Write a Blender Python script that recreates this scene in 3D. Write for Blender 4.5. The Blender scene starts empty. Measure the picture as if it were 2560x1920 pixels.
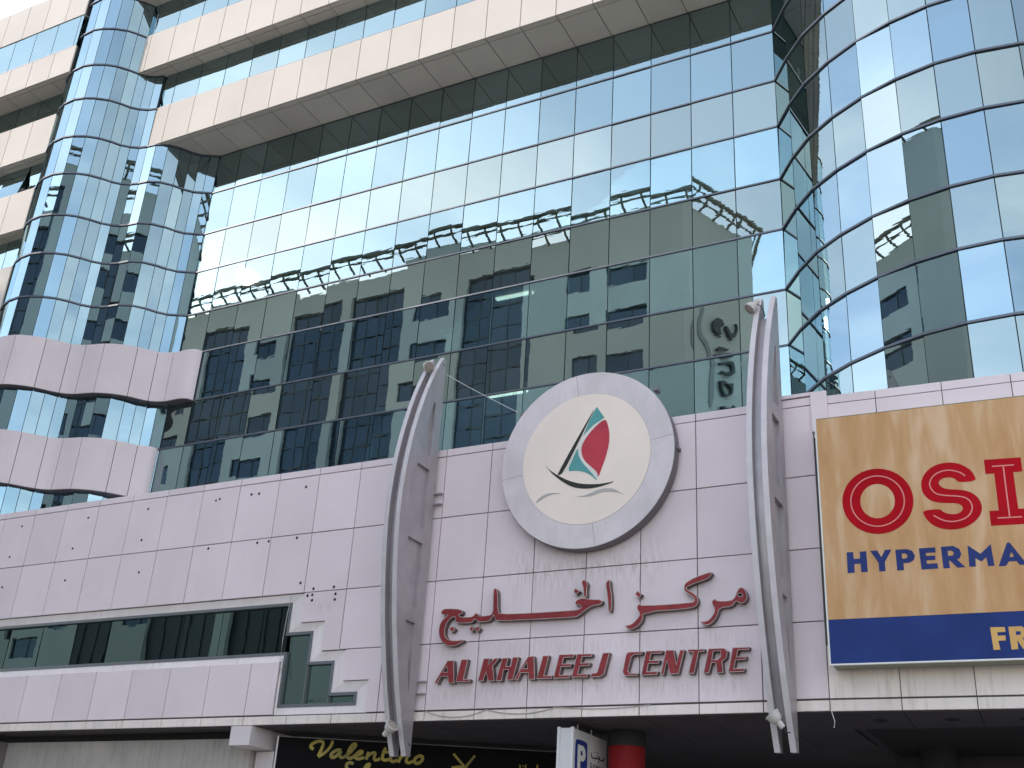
import bpy, bmesh, math, random
from mathutils import Vector, Matrix
from mathutils.geometry import tessellate_polygon

random.seed(7)
R = math.radians
scene = bpy.context.scene
COL = scene.collection

# ------------------------------------------------------------------ camera
cam_data = bpy.data.cameras.new('camera')
cam_data.sensor_width = 36.0
cam_data.lens = 39.988
cam_data.clip_end = 3000.0
cam = bpy.data.objects.new('camera', cam_data)
COL.objects.link(cam)
cr, cu, cf = Vector((0.887473, 0.457237, 0.057679)), Vector((0.15026, -0.405394, 0.901708)), Vector((-0.435677, 0.791574, 0.428481))
cam.matrix_world = Matrix(((cr.x, cu.x, -cf.x, 0.0), (cr.y, cu.y, -cf.y, 0.0), (cr.z, cu.z, -cf.z, 1.6), (0, 0, 0, 1)))
scene.camera = cam

# ------------------------------------------------------------------ sky and sun
SUN_EL, SUN_AZ = 28.7, 224.5            # degrees, azimuth clockwise from +Y
world = bpy.data.worlds.new('World')
scene.world = world
world.use_nodes = True
wn, wl = world.node_tree.nodes, world.node_tree.links
sky = wn.new('ShaderNodeTexSky')
sky.sky_type = 'NISHITA'
sky.sun_disc = False
sky.sun_elevation = R(SUN_EL)
sky.sun_rotation = R(SUN_AZ)
sky.air_density = 1.0
sky.dust_density = 0.26
sky.ozone_density = 2.0
bgn = wn['Background']
bgn.inputs[1].default_value = 0.15
tc = wn.new('ShaderNodeTexCoord')
sep = wn.new('ShaderNodeSeparateXYZ'); wl.new(tc.outputs['Generated'], sep.inputs[0])
zc = wn.new('ShaderNodeMath'); zc.operation = 'MAXIMUM'; zc.inputs[1].default_value = 0.08; wl.new(sep.outputs['Z'], zc.inputs[0])
dx = wn.new('ShaderNodeMath'); dx.operation = 'DIVIDE'; wl.new(sep.outputs['X'], dx.inputs[0]); wl.new(zc.outputs[0], dx.inputs[1])
dy = wn.new('ShaderNodeMath'); dy.operation = 'DIVIDE'; wl.new(sep.outputs['Y'], dy.inputs[0]); wl.new(zc.outputs[0], dy.inputs[1])
cmb = wn.new('ShaderNodeCombineXYZ'); wl.new(dx.outputs[0], cmb.inputs[0]); wl.new(dy.outputs[0], cmb.inputs[1])
cn = wn.new('ShaderNodeTexNoise'); cn.inputs['Scale'].default_value = 1.7; cn.inputs['Detail'].default_value = 6.0; cn.inputs['Roughness'].default_value = 0.55; cn.inputs['Distortion'].default_value = 0.6
wl.new(cmb.outputs[0], cn.inputs['Vector'])
rmp = wn.new('ShaderNodeValToRGB'); rmp.color_ramp.elements[0].position = 0.42; rmp.color_ramp.elements[1].position = 0.66
rmp.color_ramp.elements[1].color = (0.9, 0.9, 0.9, 1); wl.new(cn.outputs['Fac'], rmp.inputs[0])
hz = wn.new('ShaderNodeMix'); hz.data_type = 'RGBA'; hz.blend_type = 'ADD'; hz.inputs[0].default_value = 1.0
wl.new(sky.outputs[0], hz.inputs[6]); hz.inputs[7].default_value = (1.35, 1.12, 0.6, 1)      # thin even haze veil
cl = wn.new('ShaderNodeMix'); cl.data_type = 'RGBA'; cl.blend_type = 'ADD'
wl.new(rmp.outputs[0], cl.inputs[0]); wl.new(hz.outputs[2], cl.inputs[6]); cl.inputs[7].default_value = (2.0, 1.75, 1.35, 1)
wl.new(cl.outputs[2], bgn.inputs[0])

sun_data = bpy.data.lights.new('sun', 'SUN')
sun_data.energy = 0.88
sun_data.angle = R(0.8)
sun_data.color = (1.0, 0.90, 0.78)
sun = bpy.data.objects.new('sun', sun_data)
COL.objects.link(sun)
SD = Vector((math.sin(R(SUN_AZ)) * math.cos(R(SUN_EL)), math.cos(R(SUN_AZ)) * math.cos(R(SUN_EL)), math.sin(R(SUN_EL))))
sun.rotation_euler = SD.to_track_quat('Z', 'Y').to_euler()
sun.location = SD * 200

vs_ = scene.view_settings
vs_.view_transform = 'Standard'; vs_.look = 'None'; vs_.exposure = 1.17; vs_.gamma = 1.0; vs_.use_curve_mapping = False
scene.render.engine = 'CYCLES'
scene.cycles.max_bounces = 8
scene.cycles.glossy_bounces = 5
scene.cycles.transparent_max_bounces = 8
scene.cycles.caustics_reflective = True
scene.cycles.sample_clamp_indirect = 3.0
scene.cycles.caustics_refractive = False

# ------------------------------------------------------------------ materials
def new_mat(name):
    m = bpy.data.materials.new(name); m.use_nodes = True
    nt = m.node_tree; b = nt.nodes['Principled BSDF']
    return m, nt, b

def mat(name, col, rough=0.5, metal=0.0, var=0.04, nscale=3.0, namount=0.06, bump=0.0, bscale=30.0, streak=0.0, streak_col=(0.28, 0.25, 0.2), spec=0.5, emit=None, stains=()):
    """Paint / stone / metal with per-piece tone, blotchy grain, vertical rain streaks and fine relief."""
    m, nt, b = new_mat(name); N, L = nt.nodes, nt.links
    tcn = N.new('ShaderNodeTexCoord'); oi = N.new('ShaderNodeObjectInfo')
    geo = N.new('ShaderNodeNewGeometry')
    base = N.new('ShaderNodeRGB'); base.outputs[0].default_value = (*col, 1)
    # per piece tone
    mr = N.new('ShaderNodeMapRange'); mr.inputs['To Min'].default_value = 1 - var; mr.inputs['To Max'].default_value = 1 + var
    L.new(oi.outputs['Random'], mr.inputs['Value'])
    nz = N.new('ShaderNodeTexNoise'); nz.inputs['Scale'].default_value = nscale; nz.inputs['Detail'].default_value = 5
    L.new(geo.outputs['Position'], nz.inputs['Vector'])
    mr2 = N.new('ShaderNodeMapRange'); mr2.inputs['From Min'].default_value = 0.3; mr2.inputs['From Max'].default_value = 0.7
    mr2.inputs['To Min'].default_value = 1 - namount; mr2.inputs['To Max'].default_value = 1 + namount
    L.new(nz.outputs['Fac'], mr2.inputs['Value'])
    mu = N.new('ShaderNodeMath'); mu.operation = 'MULTIPLY'; L.new(mr.outputs[0], mu.inputs[0]); L.new(mr2.outputs[0], mu.inputs[1])
    vm = N.new('ShaderNodeVectorMath'); vm.operation = 'SCALE'; L.new(base.outputs[0], vm.inputs[0]); L.new(mu.outputs[0], vm.inputs['Scale'])
    out = vm.outputs[0]
    if streak > 0:
        mp = N.new('ShaderNodeMapping'); mp.inputs['Scale'].default_value = (5.5, 5.5, 0.55); L.new(geo.outputs['Position'], mp.inputs['Vector'])
        sn = N.new('ShaderNodeTexNoise'); sn.inputs['Scale'].default_value = 1.6; sn.inputs['Detail'].default_value = 6; sn.inputs['Roughness'].default_value = 0.65; L.new(mp.outputs[0], sn.inputs['Vector'])
        sr = N.new('ShaderNodeMapRange'); sr.inputs['From Min'].default_value = 0.52; sr.inputs['From Max'].default_value = 0.78; sr.inputs['To Max'].default_value = streak
        L.new(sn.outputs['Fac'], sr.inputs['Value'])
        mx = N.new('ShaderNodeMix'); mx.data_type = 'RGBA'; L.new(sr.outputs[0], mx.inputs[0]); L.new(out, mx.inputs[6]); mx.inputs[7].default_value = (*streak_col, 1)
        out = mx.outputs[2]
    if stains:
        sx = N.new('ShaderNodeSeparateXYZ'); L.new(geo.outputs['Position'], sx.inputs[0])
        mp = N.new('ShaderNodeMapping'); mp.inputs['Scale'].default_value = (9.0, 9.0, 1.1); L.new(geo.outputs['Position'], mp.inputs['Vector'])
        dn = N.new('ShaderNodeTexNoise'); dn.inputs['Scale'].default_value = 2.2; dn.inputs['Detail'].default_value = 8; dn.inputs['Roughness'].default_value = 0.7; L.new(mp.outputs[0], dn.inputs['Vector'])
        dr = N.new('ShaderNodeMapRange'); dr.inputs['From Min'].default_value = 0.46; dr.inputs['From Max'].default_value = 0.74; L.new(dn.outputs['Fac'], dr.inputs['Value'])
        def rng(sock, lo, hi, soft):
            a_ = N.new('ShaderNodeMapRange'); a_.inputs['From Min'].default_value = lo; a_.inputs['From Max'].default_value = lo+soft; L.new(sock, a_.inputs['Value'])
            b_ = N.new('ShaderNodeMapRange'); b_.inputs['From Min'].default_value = hi; b_.inputs['From Max'].default_value = hi-soft; L.new(sock, b_.inputs['Value'])
            c_ = N.new('ShaderNodeMath'); c_.operation = 'MULTIPLY'; L.new(a_.outputs[0], c_.inputs[0]); L.new(b_.outputs[0], c_.inputs[1]); return c_.outputs[0]
        tot = None
        for (x0, x1, z0, z1, k) in stains:
            m1 = N.new('ShaderNodeMath'); m1.operation = 'MULTIPLY'; L.new(rng(sx.outputs[0], x0, x1, 0.5), m1.inputs[0]); L.new(rng(sx.outputs[2], z0, z1, (z1-z0)*0.45), m1.inputs[1])
            m2 = N.new('ShaderNodeMath'); m2.operation = 'MULTIPLY'; L.new(m1.outputs[0], m2.inputs[0]); m2.inputs[1].default_value = k
            if tot is None: tot = m2.outputs[0]
            else:
                m3 = N.new('ShaderNodeMath'); m3.operation = 'MAXIMUM'; L.new(tot, m3.inputs[0]); L.new(m2.outputs[0], m3.inputs[1]); tot = m3.outputs[0]
        m4 = N.new('ShaderNodeMath'); m4.operation = 'MULTIPLY'; L.new(tot, m4.inputs[0]); L.new(dr.outputs[0], m4.inputs[1])
        mx = N.new('ShaderNodeMix'); mx.data_type = 'RGBA'; L.new(m4.outputs[0], mx.inputs[0]); L.new(out, mx.inputs[6]); mx.inputs[7].default_value = (0.30, 0.26, 0.19, 1)
        out = mx.outputs[2]
    L.new(out, b.inputs['Base Color'])
    b.inputs['Roughness'].default_value = rough; b.inputs['Metallic'].default_value = metal; b.inputs['Specular IOR Level'].default_value = spec
    if bump > 0:
        bn = N.new('ShaderNodeTexNoise'); bn.inputs['Scale'].default_value = bscale; bn.inputs['Detail'].default_value = 4; L.new(geo.outputs['Position'], bn.inputs['Vector'])
        bp = N.new('ShaderNodeBump'); bp.inputs['Strength'].default_value = 1.0; bp.inputs['Distance'].default_value = bump; L.new(bn.outputs['Fac'], bp.inputs['Height']); L.new(bp.outputs[0], b.inputs['Normal'])
    if emit:
        b.inputs['Emission Color'].default_value = (*emit[0], 1); b.inputs['Emission Strength'].default_value = emit[1]
    return m

def glass(name, tint, refl, through, wav=0.0011, wscale=1.5, var=0.17, base=None):
    """Coated facade glass: mirror coat over tinted see-through pane, rolled-glass waviness differing from pane to pane."""
    m = bpy.data.materials.new(name); m.use_nodes = True; nt = m.node_tree; N, L = nt.nodes, nt.links
    N.remove(N['Principled BSDF']); out = N['Material Output']
    oi = N.new('ShaderNodeObjectInfo'); tcn = N.new('ShaderNodeTexCoord')
    off = N.new('ShaderNodeVectorMath'); off.operation = 'SCALE'; off.inputs[0].default_value = (37.0, 61.0, 23.0); L.new(oi.outputs['Random'], off.inputs['Scale'])
    add = N.new('ShaderNodeVectorMath'); add.operation = 'ADD'; L.new(tcn.outputs['Object'], add.inputs[0]); L.new(off.outputs[0], add.inputs[1])
    nz = N.new('ShaderNodeTexNoise'); nz.inputs['Scale'].default_value = wscale; nz.inputs['Detail'].default_value = 1.0; L.new(add.outputs[0], nz.inputs['Vector'])
    mpp = N.new('ShaderNodeMapping'); mpp.inputs['Scale'].default_value = (1.0, 1.0, 4.5); L.new(add.outputs[0], mpp.inputs['Vector'])
    nz2 = N.new('ShaderNodeTexNoise'); nz2.inputs['Scale'].default_value = 2.2; nz2.inputs['Detail'].default_value = 1.0; L.new(mpp.outputs[0], nz2.inputs['Vector'])
    hm = N.new('ShaderNodeMath'); hm.operation = 'MULTIPLY_ADD'; hm.inputs[1].default_value = 0.18; L.new(nz2.outputs['Fac'], hm.inputs[0]); L.new(nz.outputs['Fac'], hm.inputs[2])
    bp = N.new('ShaderNodeBump'); bp.inputs['Strength'].default_value = 1.0; bp.inputs['Distance'].default_value = wav; L.new(hm.outputs[0], bp.inputs['Height'])
    mr = N.new('ShaderNodeMapRange'); mr.inputs['To Min'].default_value = 1 - var; mr.inputs['To Max'].default_value = 1 + var * 0.4; L.new(oi.outputs['Random'], mr.inputs['Value'])
    cs = N.new('ShaderNodeVectorMath'); cs.operation = 'SCALE'; cs.inputs[0].default_value = tint; L.new(mr.outputs[0], cs.inputs['Scale'])
    gl = N.new('ShaderNodeBsdfGlossy'); gl.inputs['Roughness'].default_value = 0.004; L.new(cs.outputs[0], gl.inputs['Color']); L.new(bp.outputs[0], gl.inputs['Normal'])
    if base is None:
        tr = N.new('ShaderNodeBsdfTransparent'); tr.inputs['Color'].default_value = (*through, 1)
    else:
        tr = N.new('ShaderNodeBsdfDiffuse'); tr.inputs['Color'].default_value = (*base, 1)
    fr = N.new('ShaderNodeFresnel'); fr.inputs['IOR'].default_value = 1.5
    mf = N.new('ShaderNodeMath'); mf.operation = 'MULTIPLY_ADD'; mf.inputs[1].default_value = 1 - refl; mf.inputs[2].default_value = refl; L.new(fr.outputs[0], mf.inputs[0])
    mx = N.new('ShaderNodeMixShader'); L.new(mf.outputs[0], mx.inputs[0]); L.new(tr.outputs[0], mx.inputs[1]); L.new(gl.outputs[0], mx.inputs[2])
    L.new(mx.outputs[0], out.inputs['Surface'])
    return m

M = {}
M['clad'] = mat('white_cladding', (0.755, 0.63, 0.66), 0.5, spec=0.35, var=0.05, nscale=0.9, namount=0.04, streak=0.16, streak_col=(0.58, 0.50, 0.47), stains=((-11.0, -7.2, 7.4, 8.75, 0.75), (-12.6, -5.6, 6.2, 6.9, 0.35), (-12.6, -5.6, 5.38, 6.0, 0.55), (-16.0, -14.9, 7.5, 7.95, 0.5), (-17.0, -13.5, 5.3, 6.2, 0.3), (-13.9, -12.5, 10.3, 11.0, 0.3)))
M['clad_dirty'] = mat('stained_cladding', (0.80, 0.685, 0.64), 0.55, var=0.05, nscale=1.4, namount=0.07, streak=0.5, streak_col=(0.33, 0.29, 0.2))
M['trim'] = mat('window_trim_white', (0.79, 0.695, 0.695), 0.5, nscale=2.0, namount=0.05, streak=0.35, streak_col=(0.5, 0.45, 0.38))
M['band'] = mat('cream_band_cladding', (0.70, 0.62, 0.56), 0.6, spec=0.25, var=0.03, nscale=0.5, namount=0.04)
M['soffit'] = mat('soffit_cladding', (0.78, 0.645, 0.555), 0.5, var=0.05, nscale=0.8, namount=0.05)
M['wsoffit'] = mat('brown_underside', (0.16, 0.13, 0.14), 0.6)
M['joint'] = mat('dark_joint', (0.045, 0.04, 0.04), 0.8, var=0.0)
M['backing'] = mat('joint_sealant', (0.13, 0.12, 0.12), 0.9, var=0.0)
M['frame'] = mat('transom_metal', (0.13, 0.14, 0.17), 0.4, metal=0.5, var=0.02)
M['wframe'] = mat('window_frame_grey', (0.16, 0.165, 0.18), 0.45, metal=0.3)
M['mull'] = mat('dark_mullion', (0.025, 0.03, 0.035), 0.6, var=0.0)
M['glass_v'] = glass('vision_glass', (0.66, 0.88, 0.90), 0.42, (0.72, 0.78, 0.76), wav=0.0007, wscale=1.2)
M['glass_s'] = glass('spandrel_glass', (0.75, 0.88, 0.81), 0.42, (0, 0, 0), wav=0.0007, wscale=1.2, base=(0.014, 0.019, 0.02))
M['glass_w'] = glass('wave_glass', (0.60, 0.82, 0.88), 0.48, (0.3, 0.36, 0.36), wav=0.0007, wscale=1.2, var=0.16)
M['glass_c'] = glass('corner_glass', (0.62, 0.83, 0.90), 0.44, (0.3, 0.36, 0.36), wav=0.0007, wscale=1.0, var=0.14)
M['glass_cs'] = glass('corner_spandrel_glass', (0.70, 0.86, 0.83), 0.42, (0, 0, 0), wav=0.0007, wscale=1.0, var=0.14, base=(0.014, 0.019, 0.02))
M['glass_p'] = glass('podium_glass', (0.50, 0.68, 0.64), 0.34, (0.12, 0.17, 0.16), wav=0.0008, wscale=1.3)
M['glass_o'] = glass('dark_strip_glass', (0.38, 0.46, 0.58), 0.14, (0, 0, 0), wav=0.0006, base=(0.022, 0.032, 0.045))
M['interior'] = mat('office_interior', (0.22, 0.21, 0.19), 0.8)
M['ceiling'] = mat('office_ceiling', (0.5, 0.5, 0.48), 0.8)
M['lamp'] = mat('ceiling_lamp', (0.8, 0.85, 0.8), 0.5, emit=((0.85, 1.0, 0.9), 1.6))
M['fin'] = mat('silver_fin_paint', (0.40, 0.355, 0.375), 0.4, metal=0.4, var=0.02, nscale=2.5, namount=0.09, streak=0.35, streak_col=(0.52, 0.50, 0.52))
M['fin_edge'] = mat('silver_fin_edge', (0.55, 0.495, 0.515), 0.45, metal=0.1, nscale=3, namount=0.08)
M['disc_ring'] = mat('brushed_ring', (0.66, 0.575, 0.59), 0.42, metal=0.15, nscale=1.6, namount=0.10, streak=0.4, streak_col=(0.50, 0.45, 0.46))
M['disc_face'] = mat('cream_disc_face', (0.84, 0.70, 0.62), 0.5, nscale=0.8, namount=0.05)
M['disc_rim'] = mat('dull_metal_rim', (0.2, 0.18, 0.19), 0.5, metal=0.4)
M['red'] = mat('red_letter_face', (0.255, 0.036, 0.04), 0.6, spec=0.2, var=0.08, nscale=5, namount=0.2, streak=0.3, streak_col=(0.27, 0.07, 0.05))
M['rim'] = mat('letter_rim', (0.50, 0.40, 0.385), 0.5, nscale=6, namount=0.15)
M['return'] = mat('letter_return', (0.15, 0.10, 0.095), 0.55, nscale=6, namount=0.2)
M['p_dark'] = mat('logo_charcoal', (0.035, 0.035, 0.03), 0.6, spec=0.2)
M['p_teal'] = mat('logo_teal', (0.10, 0.32, 0.32), 0.6, spec=0.2)
M['p_red'] = mat('logo_red', (0.50, 0.05, 0.075), 0.6, spec=0.2, nscale=2.5, namount=0.12)
M['p_white'] = mat('logo_white', (0.70, 0.68, 0.64), 0.45)
M['p_grey'] = mat('logo_faded_grey', (0.42, 0.385, 0.37), 0.5)
M['b_blue'] = mat('billboard_blue', (0.032, 0.055, 0.20), 0.8, spec=0.06, nscale=0.6, namount=0.25)
M['b_red'] = mat('billboard_red', (0.42, 0.008, 0.016), 0.8, spec=0.06, nscale=1.5, namount=0.12)
M['b_pink'] = mat('billboard_pink_line', (0.72, 0.25, 0.23), 0.8, spec=0.06)
M['b_navy'] = mat('billboard_navy', (0.035, 0.05, 0.17), 0.8, spec=0.06, nscale=1.2, namount=0.15)
M['b_gold'] = mat('billboard_gold_letter', (0.60, 0.34, 0.10), 0.6)
M['b_white'] = mat('billboard_frame', (0.72, 0.70, 0.68), 0.45)
M['b_under'] = mat('billboard_underside', (0.30, 0.30, 0.22), 0.6, streak=0.3)
M['conc'] = mat('stained_concrete', (0.44, 0.39, 0.365), 0.85, nscale=0.8, namount=0.14, streak=0.5, streak_col=(0.15, 0.14, 0.11), bump=0.004, bscale=9)
M['render_w'] = mat('white_render', (0.66, 0.58, 0.585), 0.7, nscale=1.2, namount=0.05)
M['dark_wall'] = mat('dark_shop_wall', (0.055, 0.045, 0.05), 0.8, nscale=1.0, namount=0.3)
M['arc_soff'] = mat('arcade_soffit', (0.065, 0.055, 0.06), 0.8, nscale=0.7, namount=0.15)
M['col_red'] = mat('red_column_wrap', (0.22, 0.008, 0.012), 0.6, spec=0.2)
M['col_dark'] = mat('near_black_matte', (0.02, 0.018, 0.02), 0.8)  # plain near-black: column collar, rear columns, downlights, wall head gap, arcade ceiling
M['s_black'] = mat('salon_board_black', (0.006, 0.005, 0.006), 0.8, spec=0.15)
M['s_gold'] = mat('salon_gold', (0.34, 0.25, 0.03), 0.5, nscale=3.0, namount=0.4)
M['pk_white'] = mat('parking_white', (0.66, 0.62, 0.63), 0.45, nscale=1.5, namount=0.04)
M['pk_blue'] = mat('parking_blue', (0.02, 0.035, 0.20), 0.6, spec=0.2)
M['pk_ink'] = mat('parking_ink', (0.03, 0.03, 0.05), 0.6, spec=0.2)
M['bell'] = mat('spotlight_cream', (0.50, 0.455, 0.43), 0.5)
M['lens'] = mat('spotlight_lens', (0.30, 0.25, 0.22), 0.25)
M['cable'] = mat('black_cable', (0.02, 0.02, 0.022), 0.6)
M['wire'] = mat('steel_wire', (0.55, 0.55, 0.55), 0.35, metal=0.7)
M['pigeon'] = mat('pigeon_plumage', (0.03, 0.03, 0.035), 0.7)
M['hole'] = mat('bolt_hole_black', (0.006, 0.006, 0.006), 0.9, var=0.0)
M['opp_wall'] = mat('opposite_render', (0.47, 0.48, 0.475), 0.7, nscale=0.3, namount=0.05)
M['opp_dark'] = mat('opposite_sign_dark', (0.015, 0.018, 0.02), 0.5)
M['opp_grey'] = mat('opposite_sign_swoosh', (0.22, 0.23, 0.235), 0.5)
M['opp_frame'] = mat('opposite_strip_frame', (0.05, 0.055, 0.065), 0.5)
M['opp_steel'] = mat('trellis_steel', (0.16, 0.155, 0.13), 0.5, metal=0.3)
M['asphalt'] = mat('asphalt', (0.05, 0.05, 0.05), 0.9, nscale=0.8, namount=0.2, bump=0.004, bscale=60)
M['paving'] = mat('paving', (0.42, 0.38, 0.34), 0.8, nscale=0.9, namount=0.1, bump=0.003, bscale=20)
M['kerb'] = mat('kerb_stone', (0.36, 0.35, 0.33), 0.8)
M['line'] = mat('road_paint', (0.7, 0.7, 0.68), 0.7, namount=0.15)
M['ground'] = mat('sandy_ground', (0.30, 0.25, 0.19), 0.9, nscale=0.2, namount=0.15)

def billboard_material():
    m, nt, b = new_mat('weathered_tan_print'); N, L = nt.nodes, nt.links
    geo = N.new('ShaderNodeNewGeometry')
    mp = N.new('ShaderNodeMapping'); mp.inputs['Scale'].default_value = (2.6, 2.6, 0.5); mp.inputs['Rotation'].default_value = (0.0, 0.10, 0.0); L.new(geo.outputs['Position'], mp.inputs['Vector'])
    nz = N.new('ShaderNodeTexNoise'); nz.inputs['Scale'].default_value = 1.5; nz.inputs['Detail'].default_value = 4; nz.inputs['Distortion'].default_value = 0.5; L.new(mp.outputs[0], nz.inputs['Vector'])
    rp = N.new('ShaderNodeValToRGB'); e = rp.color_ramp.elements
    e[0].position = 0.30; e[0].color = (0.50, 0.265, 0.11, 1); e[1].position = 0.72; e[1].color = (0.66, 0.435, 0.27, 1)
    k = e.new(0.5); k.color = (0.565, 0.32, 0.155, 1)
    L.new(nz.outputs['Fac'], rp.inputs[0]); L.new(rp.outputs[0], b.inputs['Base Color'])
    b.inputs['Roughness'].default_value = 0.6; b.inputs['Specular IOR Level'].default_value = 0.25
    return m
M['tan'] = billboard_material()

# ------------------------------------------------------------------ object helpers
WL = {}                                        # world position of every object's origin
def link(o, parent=None, loc=(0, 0, 0)):
    COL.objects.link(o)
    loc = Vector(loc)
    if parent is not None:
        o.parent = parent
        o.location = loc - WL[parent.name]
    else:
        o.location = loc
    WL[o.name] = loc
    return o

def thing(name, loc, label, cat, group=None):
    o = bpy.data.objects.new(name, None); o.empty_display_size = 0.3
    link(o, None, loc); tag(o, label, cat, group)
    return o

def tag(o, label=None, cat=None, group=None, kind=None):
    if label: o['label'] = label
    if cat: o['category'] = cat
    if group: o['group'] = group
    if kind: o['kind'] = kind
    return o

def mesh_of(name, verts, faces, m, mi=None):
    me = bpy.data.meshes.new(name); me.from_pydata([tuple(v) for v in verts], [], faces)
    for k in (m if isinstance(m, (list, tuple)) else [m]): me.materials.append(k)
    if mi: me.polygons.foreach_set('material_index', mi)
    me.update()
    return me

def add(name, me, parent=None, loc=(0, 0, 0), rot=None):
    o = bpy.data.objects.new(name, me)
    if rot: o.rotation_euler = rot
    return link(o, parent, loc)

def smooth(me, on=True):
    me.polygons.foreach_set('use_smooth', [on] * len(me.polygons)); me.update(); return me

class MB:
    """collects geometry for ONE mesh"""
    def __init__(s): s.v, s.f, s.mi = [], [], []
    def box(s, a, b, mi=0):
        n = len(s.v); x0, y0, z0 = a; x1, y1, z1 = b
        s.v += [(x0, y0, z0), (x1, y0, z0), (x1, y1, z0), (x0, y1, z0), (x0, y0, z1), (x1, y0, z1), (x1, y1, z1), (x0, y1, z1)]
        s.f += [(n, n+3, n+2, n+1), (n+4, n+5, n+6, n+7), (n, n+1, n+5, n+4), (n+1, n+2, n+6, n+5), (n+2, n+3, n+7, n+6), (n+3, n, n+4, n+7)]
        s.mi += [mi] * 6; return s
    def quad(s, a, b, c, d, mi=0):
        n = len(s.v); s.v += [a, b, c, d]; s.f.append((n, n+1, n+2, n+3)); s.mi.append(mi); return s
    def tube(s, pts, r, seg=8, mi=0, cap=True):
        pts = [Vector(p) for p in pts]; n0 = len(s.v); rs = r if isinstance(r, (list, tuple)) else [r] * len(pts)
        up = Vector((0, 0, 1))
        for i, p in enumerate(pts):
            t = (pts[min(i+1, len(pts)-1)] - pts[max(i-1, 0)]).normalized()
            a = t.cross(up)
            if a.length < 1e-3: a = t.cross(Vector((1, 0, 0)))
            a.normalize(); b = t.cross(a).normalized()
            for k in range(seg):
                q = 2*math.pi*k/seg; s.v.append(tuple(p + a*math.cos(q)*rs[i] + b*math.sin(q)*rs[i]))
        for i in range(len(pts)-1):
            for k in range(seg):
                k2 = (k+1) % seg; s.f.append((n0+i*seg+k, n0+i*seg+k2, n0+(i+1)*seg+k2, n0+(i+1)*seg+k)); s.mi.append(mi)
        if cap:
            s.f.append(tuple(range(n0, n0+seg))); s.f.append(tuple(range(n0+(len(pts)-1)*seg, n0+len(pts)*seg))[::-1]); s.mi += [mi, mi]
        return s
    def lathe(s, prof, base, axis, seg=20, mi=0, mis=None):
        axis = Vector(axis).normalized(); a = axis.cross(Vector((0, 0, 1)))
        if a.length < 1e-3: a = Vector((1, 0, 0))
        a.normalize(); b = axis.cross(a); base = Vector(base); n0 = len(s.v)
        for (r, h) in prof:
            for k in range(seg):
                q = 2*math.pi*k/seg; s.v.append(tuple(base + axis*h + (a*math.cos(q) + b*math.sin(q))*r))
        for i in range(len(prof)-1):
            for k in range(seg):
                k2 = (k+1) % seg; s.f.append((n0+i*seg+k, n0+i*seg+k2, n0+(i+1)*seg+k2, n0+(i+1)*seg+k)); s.mi.append(mis[i] if mis else mi)
        return s
    def sweep(s, poly, o0, o1, z0, z1, mi=0, closed_ends=True):
        """prism along a plan polyline; offsets are along the outward (towards street) normal"""
        A, B = offset(poly, o0), offset(poly, o1); n = len(s.v)
        for i in range(len(poly)):
            s.v += [(A[i][0], A[i][1], z0), (B[i][0], B[i][1], z0), (B[i][0], B[i][1], z1), (A[i][0], A[i][1], z1)]
        for i in range(len(poly)-1):
            p, q = n+4*i, n+4*(i+1)
            for k in range(4):
                k2 = (k+1) % 4; s.f.append((p+k, p+k2, q+k2, q+k)); s.mi.append(mi)
        if closed_ends:
            s.f.append((n, n+3, n+2, n+1)); e = n+4*(len(poly)-1); s.f.append((e, e+1, e+2, e+3)); s.mi += [mi, mi]
        return s
    def prism(s, outer, holes, y0, y1, mi_front=0, mi_side=0, frame=None):
        """polygon (u,v) with holes, extruded between depths y0 (front) and y1; frame maps (u,d,v) to xyz"""
        if frame is None: frame = lambda u, d, v: (u, d, v)
        loops = [outer] + list(holes)
        def area(l): return sum(l[i][0]*l[(i+1) % len(l)][1] - l[(i+1) % len(l)][0]*l[i][1] for i in range(len(l)))
        loops = [l if (area(l) > 0) == (i == 0) else l[::-1] for i, l in enumerate(loops)]
        flat = [p for l in loops for p in l]; n = len(s.v); m = len(flat)
        s.v += [frame(p[0], y0, p[1]) for p in flat] + [frame(p[0], y1, p[1]) for p in flat]
        for t in tessellate_polygon([[Vector((p[0], p[1], 0)) for p in l] for l in loops]):
            a, b, c = [flat[i] for i in t]
            if (b[0]-a[0])*(c[1]-a[1]) - (c[0]-a[0])*(b[1]-a[1]) < 0: t = (t[0], t[2], t[1])
            s.f.append((n+t[0], n+t[1], n+t[2])); s.mi.append(mi_front)
            s.f.append((n+m+t[0], n+m+t[2], n+m+t[1])); s.mi.append(mi_side)
        k = 0
        for l in loops:
            for i in range(len(l)):
                a, b = n+k+i, n+k+(i+1) % len(l); s.f.append((a, a+m, b+m, b)); s.mi.append(mi_side)
            k += len(l)
        return s
    def mesh(s, name, m, smo=False):
        me = mesh_of(name, s.v, s.f, m, s.mi)
        if smo: smooth(me)
        return me
    def build(s, name, m, parent=None, loc=None, smo=False, rot=None):
        """mesh in world coordinates, origin moved to loc (default: centre of its base)"""
        if loc is None:
            xs, ys, zs = zip(*s.v); loc = ((min(xs)+max(xs))/2, (min(ys)+max(ys))/2, min(zs))
        s.v = [(a-loc[0], b-loc[1], c-loc[2]) for a, b, c in s.v]
        return add(name, s.mesh(name, m, smo), parent, loc, rot)

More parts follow.
